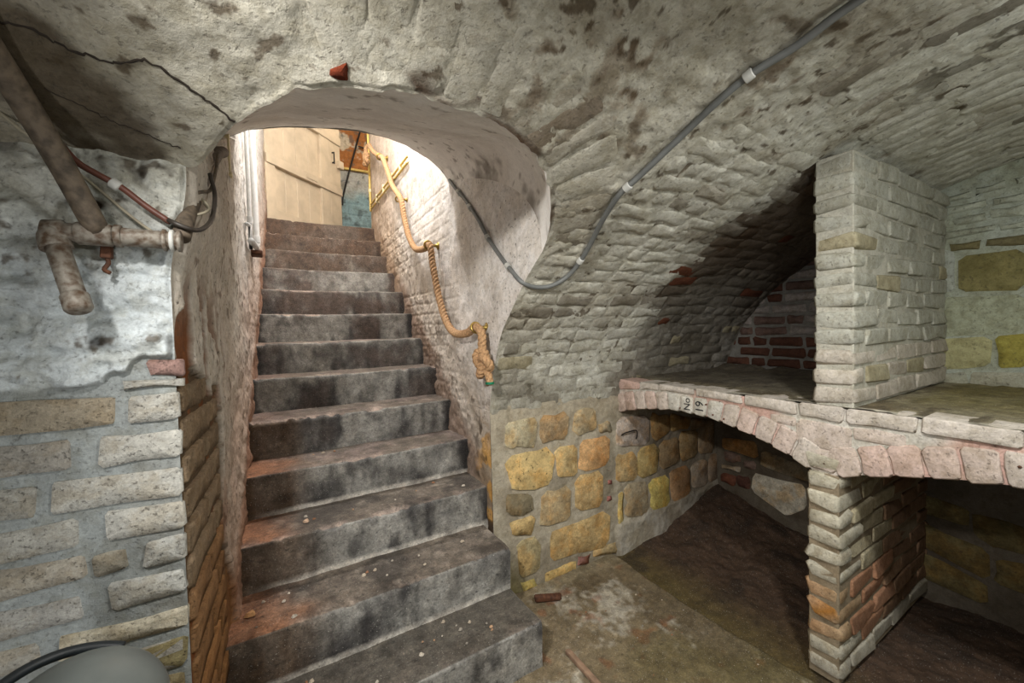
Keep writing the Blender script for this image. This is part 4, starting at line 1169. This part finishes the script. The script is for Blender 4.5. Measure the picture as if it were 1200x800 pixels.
    for y, z in ((1.335, .945), (1.19, .985), (1.155, .94), (1.10, .93), (.70, .83), (.23, .95)):
        V, F = lathe((1.814, y, z), (1.79, y, z), [(0, .004), (.006, .0045), (.010, .0025)], 8)
        n = mesh_obj('nail', V, F, M_RUST, sh); n['label'] = 'rusty nail head'
build_shelf()

# ================================================================== DOOR at the stair head
def build_door():
    ca, sa = math.cos(math.radians(46)), math.sin(math.radians(46))
    d = thing('door_1', (0, 4.52, 2.475), 'cream panelled wooden door standing open at the top of the stairs', 'door', kind='structure')
    def place(u0, u1, z0, z1, h0, h1, name, mat, parent=d, bev=.004):
        V, F = box((u0, h0, z0), (u1, h1, z1), bev)
        W = np.stack([sa * V[:, 0] + ca * V[:, 1], 4.52 + ca * V[:, 0] - sa * V[:, 1], V[:, 2]], -1)
        return mesh_obj(name, W, F, mat, parent, smooth=False)
    for a, b in ((.10, .262), (.262, .42), (.42, .59), (.59, .76)):
        place(a + .001, b - .001, 2.5, 4.08, -.03, .0, 'plank', M_DOOR)
    place(.0, .112, 2.485, 4.1, -.035, .034, 'stile', M_DOOR)
    place(.745, .90, 2.485, 4.1, -.035, .034, 'stile', M_DOOR)
    place(.902, 1.085, 2.485, 4.1, -.035, .030, 'stile', M_DOOR)
    place(.0, 1.085, 3.025, 3.115, -.02, .050, 'rail', M_DOOR)
    place(.0, 1.085, 3.615, 3.71, -.02, .048, 'rail', M_DOOR)
    place(.0, 1.085, 2.49, 2.60, -.02, .032, 'rail', M_DOOR)
    place(.5, .66, 3.05, 3.085, .050, .058, 'bolt_plate', M_DOOR)
    h = place(.937, .951, 3.36, 3.50, .052, .064, 'handle', M_DARKMETAL)
    for z in (3.37, 3.485): place(.938, .95, z, z + .014, .028, .054, 'handle_foot', M_DARKMETAL, h, .002)
    place(1.02, 1.10, 3.34, 3.43, .03, .07, 'lock_case', M_DOOR)
    V, F = box((-.075, 4.44, 2.45), (-.012, 4.50, 4.15), .004)
    o = mesh_obj('trim_1', V, F, M_WOOD, smooth=False); setp(o, 'dark brown wooden door jamb at the left of the stair head', 'door jamb', kind='structure')
build_door()

# ================================================================== PIPES AND CABLES on the left
def waste_pipe():
    t = thing('waste_pipe', (-.29, 1.11, 1.43), 'grey painted iron pipes meeting at a tee under the vault on the left wall', 'pipe')
    def tp(name, pts, r, mat=M_IRON, parent=t, sides=18, step=.02):
        V, F = tube(pts, r, sides, step); return mesh_obj(name, V, F, mat, parent)
    tp('diagonal_pipe', [(-.284, 1.108, 1.592), (-.312, 1.075, 1.685), (-.333, 1.035, 1.755), (-.347, .97, 1.810), (-.352, .85, 1.862), (-.355, .6, 1.965)], .0195, M_BROWNPIPE)
    tp('horizontal_pipe', [(-.345, 1.112, 1.588), (-.16, 1.112, 1.586)], .0185)
    V, F = lathe((-.352, 1.112, 1.588), (0, 1.112, 1.588), [(-.012, .012), (-.008, .021), (.018, .0235), (.022, .0195)], 18); e = mesh_obj('elbow', V, F, M_IRON, t)
    tp('elbow_bend', [(-.34, 1.112, 1.588), (-.346, 1.110, 1.575), (-.342, 1.105, 1.555)], .0235, parent=e, step=.004)
    tp('down_pipe', [(-.343, 1.106, 1.565), (-.305, 1.062, 1.44)], .0175)
    a, b = np.array([-.343, 1.106, 1.565]), np.array([-.305, 1.062, 1.44]); dd = (b - a) / np.linalg.norm(b - a)
    V, F = lathe(b - dd * .028, b + dd, [(0, .018), (.003, .0205), (.030, .0205), (.033, .0185), (.036, .016)], 18); mesh_obj('end_cap', V, F, M_IRON, t)
    V, F = lathe((-.318, 1.112, 1.588), (0, 1.112, 1.587), [(0, .019), (.004, .022), (.052, .022), (.056, .019)], 18); mesh_obj('tee', V, F, M_IRON, t)
    V, F = lathe((-.262, 1.112, 1.588), (0, 1.112, 1.587), [(0, .019), (.002, .0225), (.011, .0225), (.013, .019)], 18); mesh_obj('coupling', V, F, M_IRON, t)
    for k in range(3):
        V, F = lathe((-.188 + .012 * k, 1.112, 1.586), (0, 1.112, 1.586), [(0, .0185), (.002, .023), (.007, .023), (.009, .0185)], 18); mesh_obj('ring', V, F, M_CLIP if k == 1 else M_IRON, t)
waste_pipe()

def single(name, pts, r, mat, label, cat, sides=10, step=.012, group=None):
    V, F = tube(pts, r, sides, step)
    lo = np.asarray(pts).min(0)
    o = mesh_obj(name, V, F, mat, origin=lo)
    return setp(o, label, cat, group)
single('riser_pipe', [(-.160, 1.135, 1.600), (-.152, 1.22, 1.69), (-.138, 1.40, 1.83), (-.124, 1.58, 1.955), (-.115, 1.70, 2.01)], .018, M_BROWNPIPE, 'brown pipe climbing from the tee up under the left edge of the arch', 'pipe', 14)
cb = single('heating_cable', [(-.352, 1.125, 1.79), (-.318, 1.125, 1.735), (-.289, 1.13, 1.714), (-.252, 1.13, 1.692), (-.214, 1.13, 1.658), (-.175, 1.128, 1.628)], .0065, M_REDCABLE, 'thick reddish brown cable sagging to the right of the diagonal pipe', 'cable')
V, F = lathe((-.268, 1.13, 1.702), (-.240, 1.13, 1.680), [(0, .006), (.003, .011), (.016, .011), (.019, .006)], 12); mesh_obj('clamp', V, F, M_CLIP, cb)
single('looped_cable', [(-.178, 1.124, 1.632), (-.150, 1.115, 1.618), (-.128, 1.15, 1.622), (-.112, 1.22, 1.665), (-.108, 1.28, 1.74), (-.118, 1.30, 1.80)], .005, M_DARKCABLE, 'dark cable looping from the pipe end up into the arch', 'cable')
single('thin_cable', [(-.42, 1.09, 1.80), (-.40, 1.1, 1.79), (-.381, 1.108, 1.77), (-.355, 1.12, 1.75), (-.313, 1.135, 1.71), (-.285, 1.14, 1.682), (-.237, 1.14, 1.632), (-.19, 1.135, 1.592)], .0032, M_PALECABLE, 'thin pale cable slanting below the reddish cable', 'cable', 8)
single('brown_wire', [(-.150, 1.19, 1.71), (-.128, 1.24, 1.735), (-.118, 1.30, 1.76), (-.110, 1.36, 1.83), (-.108, 1.42, 1.90)], .004, M_BROWNPIPE, 'brown wire wound around the climbing pipe', 'wire', 8)
single('tie_wire', [(-.158, 1.20, 1.66), (-.122, 1.20, 1.675), (-.118, 1.235, 1.70), (-.148, 1.25, 1.735), (-.120, 1.26, 1.70)], .003, M_PALECABLE, 'pale tie wire bound around the climbing pipe', 'wire', 8, .006)
def hanger():
    t = thing('pipe_hanger', (-.282, 1.14, 1.515), 'small rusty strap hanging below the tee of the pipes', 'hanger')
    V, F = box((-.290, 1.132, 1.545), (-.274, 1.150, 1.575), .003, .001); mesh_obj('strap', V, F, M_RUST, t)
    V, F = tube([(-.282, 1.14, 1.55), (-.279, 1.135, 1.535), (-.285, 1.132, 1.522), (-.276, 1.128, 1.515)], .0042, 8, .004); mesh_obj('hook', V, F, M_RUST, t)
hanger()

# white pipes and trunking on the left stair wall
def LW(Y, Z, off): return (float(xl(Y)) + off, Y, Z)
def white_pipes():
    t = thing('white_pipe', LW(2.86, 1.9, .05), 'thick white pipe with an elbow beside the door, left stair wall', 'pipe')
    V, F = tube([LW(2.86, 4.1, .045), LW(2.86, 1.915, .045)], .017, 14); mesh_obj('pipe', V, F, M_WHITEPIPE, t)
    V, F = tube([LW(2.86, 1.93, .045), LW(2.855, 1.908, .045), LW(2.83, 1.90, .045), LW(2.52, 1.875, .045)], .017, 14, .01); mesh_obj('elbow', V, F, M_WHITEPIPE, t)
    V, F = lathe(LW(2.86, 1.93, .045), LW(2.86, 2.2, .045), [(0, .017), (.003, .021), (.04, .021), (.043, .017)], 14); mesh_obj('coupling', V, F, M_WHITEPIPE, t)
    V, F = box(np.array(LW(2.80, 1.855, .0)), np.array(LW(2.92, 1.88, .07)), .004); mesh_obj('bracket', V, F, M_RUST, t)
    t = thing('slim_white_pipe', LW(2.62, 1.97, .04), 'slim white pipe left of the thick one on the stair wall', 'pipe')
    V, F = tube([LW(2.62, 4.1, .035), LW(2.62, 1.995, .035), LW(2.60, 1.975, .035), LW(2.55, 1.97, .025)], .010, 12, .01); mesh_obj('pipe', V, F, M_WHITEPIPE, t)
    V, F = lathe(LW(2.62, 1.985, .035), LW(2.62, 2.2, .035), [(0, .010), (.003, .015), (.04, .015), (.043, .010)], 12); mesh_obj('coupling', V, F, M_WHITEPIPE, t)
    t = thing('cable_trunking', LW(1.99, 2.02, .02), 'short cream cable trunking high on the left stair wall', 'trunking')
    a, b = np.array(LW(1.98, 2.03, .012)), np.array(LW(2.008, 2.30, .030)); V, F = box(a, b, .003); mesh_obj('duct', V, F, M_CREAM, t)
    V, F = box(np.array(LW(1.975, 2.025, .010)), np.array(LW(2.013, 2.04, .034)), .003); mesh_obj('end_cap', V, F, M_CREAM, t)
    for k in (0, 1):
        V, F = tube([LW(1.985 + .014 * k, 2.03, .02), LW(1.985 + .014 * k, 2.0, .02), LW(1.965 + .012 * k, 1.975, .02), LW(1.93, 1.965, .018)], .005, 8, .006); mesh_obj('cable', V, F, M_GREYCABLE, t)
    single('hanging_wire', [LW(1.63, 2.06, .02), LW(1.60, 1.98, .03), LW(1.50, 1.90, .03), LW(1.46, 1.86, .02)], .003, M_DARKCABLE, 'thin dark wire hanging beside the climbing brown pipe', 'wire', 8)
white_pipes()

# ================================================================== GREY CABLE clipped across the vault and down into the stair arch
def grey_cable():
    t = thing('clipped_cable', (1.09, .39, 2.0), 'long grey cable clipped across the vault and into the stair arch', 'cable')
    vp = [(1.085, .06), (1.092, .25), (1.091, .392), (1.099, .487), (1.083, .588), (1.076, .68), (1.074, .771), (1.05, .92), (1.036, 1.0), (1.07, 1.12), (1.108, 1.227), (1.122, 1.32), (1.112, 1.39), (1.06, 1.435)]
    pts = [tuple(vault(x, s_of_y(y), .016)) for x, y in vp]
    pts += [(.985, 1.432, 1.555), (.918, 1.44, 1.577), (.908, 1.50, 1.63), (.908, 1.583, 1.697), (.911, 1.705, 1.806), (.914, 1.839, 1.949), (.918, 1.993, 2.087), (.920, 2.10, 2.17), (.925, 2.2, 2.25)]
    V, F = tube(pts, .0098, 12, .015); mesh_obj('cable', V, F, M_GREYCABLE, t)
    def clip(p, n, ax):
        p, n = np.array(p, float), np.array(n, float); n /= np.linalg.norm(n); ax = np.array(ax, float); ax -= n * (ax @ n); ax /= np.linalg.norm(ax)
        V, F = lathe(p - ax * .012, p + ax, [(0, .010), (.002, .0145), (.022, .0145), (.024, .010)], 12)
        c = mesh_obj('clip', V, F, M_CLIP, t)
        side = np.cross(n, ax); V, F = lathe(p + side * .016 - n * .016, p + side * .016 + n, [(0, .009), (.012, .009), (.016, .005)], 10); mesh_obj('clip_nail', V, F, M_CLIP, c)
    def along(x, y, x2, y2):
        a, b = vault(x, s_of_y(y), .016), vault(x2, s_of_y(y2), .016)
        n = vault(x, s_of_y(y), .1) - vault(x, s_of_y(y), 0.); clip(a, n, b - a)
    along(1.083, .588, 1.076, .66); along(1.04, .965, 1.037, .99); along(1.12, 1.31, 1.122, 1.33)
    for p, q in (((.908, 1.53, 1.655), (.908, 1.583, 1.697)), ((.911, 1.72, 1.82), (.914, 1.839, 1.949)), ((.916, 1.92, 2.02), (.918, 1.993, 2.087)), ((.919, 2.06, 2.14), (.92, 2.1, 2.17))):
        clip(p, (-1, 0, 0), np.array(q) - np.array(p))
grey_cable()

# ================================================================== YELLOW PIPES and the far end
def RW(Y, Z, off): return (float(xr(Y)) - off, Y, Z)
def yellow():
    t = thing('gas_pipe', RW(4.40, 2.68, .02), 'yellow pipe pair running along the right stair wall behind the rope', 'pipe')
    for dz in (0, .045):
        V, F = tube([RW(4.40, 2.675 + dz, .028), RW(3.0, 2.64 + dz, .028)], .009, 10); mesh_obj('pipe', V, F, M_YELLOW, t)
    for y in (4.1, 3.8, 3.5, 3.2):
        V, F = box(np.array(RW(y - .008, 2.652, .040)), np.array(RW(y + .008, 2.735, .005)), .003); mesh_obj('saddle', V, F, M_CREAM, t)
    t = thing('upright_yellow_pipe', RW(4.44, 2.66, .02), 'upright yellow pipe at the corner of the stair head', 'pipe')
    V, F = tube([RW(4.44, 2.66, .025), RW(4.44, 4.1, .025)], .012, 10); mesh_obj('pipe', V, F, M_YELLOW, t)
    V, F = lathe(RW(4.44, 2.86, .025), RW(4.44, 3.5, .025), [(0, .012), (.003, .017), (.03, .017), (.033, .012)], 10); mesh_obj('coupling', V, F, M_CREAM, t)
    single('level_yellow_pipe', [(.3, 5.865, 3.60), (2.2, 5.865, 3.62)], .018, M_YELLOW, 'yellow pipe running level across the far lobby wall', 'pipe')
    single('slanting_rod', [(1.16, 5.84, 4.13), (.93, 5.84, 3.30), (.90, 5.84, 3.1)], .011, M_DARKMETAL, 'dark rod slanting down the far lobby wall beside the door', 'rod', 8)
    single('bent_rod', [(1.13, 5.84, 3.93), (1.22, 5.84, 3.92), (1.24, 5.84, 3.96), (1.27, 5.84, 4.12)], .010, M_DARKMETAL, 'short bent dark rod high on the far lobby wall', 'rod', 8)
yellow()

# ================================================================== ROPE HANDRAIL
def rope_geo(pts, R=.021, pitch=.075, sides=7, step=.007):
    P = smooth_path(pts, step); T, A, B = frames(P)
    L = np.concatenate([[0], np.cumsum(np.linalg.norm(np.diff(P, axis=0), axis=1))])
    out = []
    for k in range(3):
        ph = 2 * np.pi * (L / pitch) + k * 2 * np.pi / 3
        c = P + R * .5 * (np.cos(ph)[:, None] * A + np.sin(ph)[:, None] * B)
        out.append(tube(c, R * .56, sides, smooth=False))
    return out
def build_rope():
    t = thing('rope', (.86, 1.70, 1.13), 'thick twisted manila rope handrail slung along the right stair wall, knotted at both ends', 'rope')
    pts = [(.925, 4.235, 3.264), (.913, 4.10, 3.17), (.906, 3.939, 3.068), (.905, 3.72, 2.95), (.899, 3.61, 2.898), (.896, 3.447, 2.727), (.893, 3.299, 2.557), (.888, 3.063, 2.383), (.886, 2.988, 2.227), (.884, 2.875, 2.057), (.88, 2.723, 1.947), (.877, 2.542, 1.913), (.874, 2.421, 1.911), (.873, 2.386, 1.814), (.872, 2.337, 1.686), (.871, 2.263, 1.541), (.869, 2.164, 1.421), (.866, 2.042, 1.364), (.863, 1.884, 1.363), (.861, 1.781, 1.392), (.859, 1.712, 1.365), (.859, 1.708, 1.30), (.859, 1.70, 1.24)]
    for V, F in rope_geo(pts): mesh_obj('strand', V, F, M_ROPE, t)
    def knot(c, s, tilt):
        a = np.linspace(0, 2 * np.pi, 80, endpoint=False)
        x = np.sin(a) + 2 * np.sin(2 * a); z = np.cos(a) - 2 * np.cos(2 * a); y = -np.sin(3 * a)
        p = np.stack([y * .55, x * math.cos(tilt) - z * math.sin(tilt), x * math.sin(tilt) + z * math.cos(tilt)], -1) * s + np.array(c)
        p = np.concatenate([p, p[:2]])
        parts = [(V, F, (0, 0, 0)) for V, F in rope_geo(p, .021, .06, 7, .006)]
        V, F, _ = join(parts); return mesh_obj('knot', V, F, M_ROPE, t)
    knot((.850, 1.69, 1.222), .0205, .5)
    for V, F in rope_geo([(.855, 1.675, 1.20), (.857, 1.645, 1.165), (.858, 1.637, 1.125)], .018): mesh_obj('tail_strand', V, F, M_ROPE, t)
    V, F = lathe((.858, 1.6385, 1.138), (.858, 1.638, 1.12), [(0, .019), (.001, .0205), (.011, .0205), (.012, .019)], 14); o = mesh_obj('end_tape', V, F, M_TAPE, t); o['label'] = 'green tape around the rope end'
    for V, F in rope_geo([(.925, 4.235, 3.264), (.90, 4.262, 3.24), (.898, 4.266, 3.16), (.90, 4.262, 3.06)], .02): mesh_obj('tail_strand', V, F, M_ROPE, t)
    knot((.895, 4.262, 3.125), .019, 1.1)
    for y, z, i in ((3.724, 2.95, 3), (3.112, 2.40, 2), (2.452, 1.919, 1), (1.782, 1.389, 0)):
        where = ['lowest brass rope bracket above the knotted rope end', 'second brass rope bracket up from the knotted rope end', 'third brass rope bracket up, below the yellow pipes', 'topmost brass rope bracket near the stair head'][i]
        x = float(xr(y)) - .003
        b = thing('rope_bracket', (x, y, z), where, 'bracket', 'brass brackets holding the rope handrail')
        V, F = lathe((x, y, z), (x - 1, y, z), [(0, .026), (.004, .026), (.008, .018), (.016, .010), (.036, .009), (.040, .013), (.046, .013)], 16); mesh_obj('stem', V, F, M_BRASS, b)
        tn = {0: (0, -.9, .25), 1: (0, -1, -.1), 2: (0, -.7, -.7), 3: (0, -.9, -.45)}[i]
        tn = np.array(tn) / np.linalg.norm(tn); rc = np.array([x - .068, y - (.012 if i == 0 else .0), z])
        sd = np.cross(tn, [1., 0, 0]); aa = np.linspace(0, 2 * np.pi, 25)
        ring = rc + .0255 * (np.cos(aa)[:, None] * np.array([1., 0, 0]) + np.sin(aa)[:, None] * sd)
        V, F = tube(ring, .006, 8, smooth=False, cap=False); mesh_obj('ring', V, F, M_BRASS, b)
build_rope()

# ================================================================== DRUM, loose pieces
def drum():
    c = np.array([-.272, .846, 0])
    t = thing('domed_drum', c, 'grey domed metal drum with black rim strip in the lower left corner', 'drum')
    R = .108; zt = .893
    prof_ = [(0.0, R * .96), (.02, R), (.79, R)] + [(.79 + (zt - .79) * math.sin(a), R * math.cos(a)) for a in np.linspace(.12, 1.5, 10)]
    V, F = lathe(c, c + [0, 0, 1], prof_, 40); mesh_obj('body', V, F, M_LAMP, t)
    aa = np.linspace(math.radians(72), math.radians(215), 30)
    p = [(c[0] + R * .93 * math.cos(a), c[1] + R * .93 * math.sin(a), .842 + .03 * math.sin((a - 1.2) * 1.2)) for a in aa]
    V, F = tube(p, .008, 8, smooth=False); mesh_obj('rim_strip', V, F, M_RUBBER, t)
    d = np.array([.857, -.515, 0]); q = c + d * (R - .01) + [0, 0, .82]
    V, F = lathe(q, q + d, [(0, .03), (.012, .032), (.022, .030), (.024, .02)], 20); mesh_obj('spout', V, F, M_BEIGE, t)
drum()

def debris():
    V, F = box((-.013, 0, 0), (.013, .30, .018), .004, .001)
    a = .02; W = np.stack([1.02 + V[:, 0] * math.cos(a) + V[:, 1] * math.sin(a), 1.02 + V[:, 1], V[:, 2] + .003], -1)
    o = mesh_obj('wooden_stick', W, F, M_STICK, origin=(1.02, 1.02, .003)); setp(o, 'pale wooden stick lying on the floor beside the bottom step', 'stick')
    V, F = box((0, -.017, 0), (.13, .017, .03), .007, .004)
    a = math.radians(-30); W = np.stack([1.09 + V[:, 0] * math.cos(a) - V[:, 1] * math.sin(a), 1.655 + V[:, 0] * math.sin(a) + V[:, 1] * math.cos(a), V[:, 2] + .003], -1)
    o = mesh_obj('brick_shard', W, F, M_RUST, origin=(1.09, 1.655, .003)); setp(o, 'rust coloured brick shard on the floor against the bottom step', 'shard')
    single('wire_hook', [(1.815, 1.752, .712), (1.825, 1.735, .727), (1.88, 1.735, .730), (1.925, 1.735, .728), (1.932, 1.735, .70), (1.928, 1.74, .672)], .004, M_DARKMETAL, 'bent dark wire hook on the stone wall under the shelf', 'hook', 8, .008)
    # bare red brick showing through the wash over the arch
    q = [(x, float(s_of_y(y))) for x, y in ((.119, .874), (.134, .865), (.150, .853), (.155, .866), (.157, .884), (.134, .888), (.123, .884))]
    V, F = pillow(q, lambda a, b, h: vault(a, b, h + .002), .003, -.006, .002, .1, .0008, random.Random(2))
    b = mesh_obj('bare_brick', V, F, M_BRICK, CEIL, lin(108, 48, 27)); b['label'] = 'bare red brick showing through the whitewash'
    rnd = random.Random(41)
    def chip(x, y, z, s, c, name, lab, grp, cat='chip'):
        n = rnd.randint(5, 7); q = []
        for i in range(n):
            a = 2 * math.pi * i / n + rnd.uniform(-.25, .25); r = s * rnd.uniform(.6, 1.0); q.append((x + r * math.cos(a), y + r * .8 * math.sin(a)))
        lo = np.array(q)
        V = [(a, b, z) for a, b in q] + [(x + (a - x) * .6, y + (b - y) * .6, z + s * rnd.uniform(.4, .7)) for a, b in q]
        F = [tuple(range(n))[::-1], tuple(range(n, 2 * n))] + [(i, (i + 1) % n, n + (i + 1) % n, n + i) for i in range(n)]
        o = mesh_obj(name, V, F, M_CHIP, col=c, smooth=False, origin=(x, y, z)); setp(o, lab, cat, grp)
    tones = [lin(206, 196, 180), lin(190, 176, 156), lin(184, 150, 120), lin(150, 110, 84), lin(160, 152, 140)]
    spots = []
    step_name = ['bottom step', 'second step from the floor', 'third step from the floor', 'fourth step from the floor']
    for k, n in ((0, 22), (1, 13), (2, 7), (3, 3)):
        y0, z0 = STEPS[k]; x1 = .86
        for _ in range(n):
            spots.append((rnd.uniform(-.1, x1), rnd.uniform(y0 + .03, y0 + .22), z0, step_name[k]))
    for x, y, z, sn in spots:
        chip(x, y, z - .001, rnd.choice((.005, .006, .007, .009, .012)), rnd.choice(tones) * rnd.uniform(.85, 1.05), 'plaster_chip', 'small pale chip of plaster or brick lying on the ' + sn, 'loose chips on the ' + sn)
    chip(-.10, 1.70, .381, .022, lin(196, 150, 104), 'plaster_lump', 'large pale lump in the dark left corner of the second step', None, 'lump')
    chip(.10, 1.93, .571, .018, lin(206, 176, 150), 'flat_chip', 'larger pinkish chip near the back of the third step', None)
    for _ in range(30):
        chip(rnd.uniform(1.0, 1.68), rnd.uniform(.85, 1.66), .001, rnd.choice((.003, .004, .005, .007)), rnd.choice(tones), 'floor_grit', 'tiny pale grit on the damp cellar floor right of the steps', 'grit scattered on the floor', 'grit')
debris()
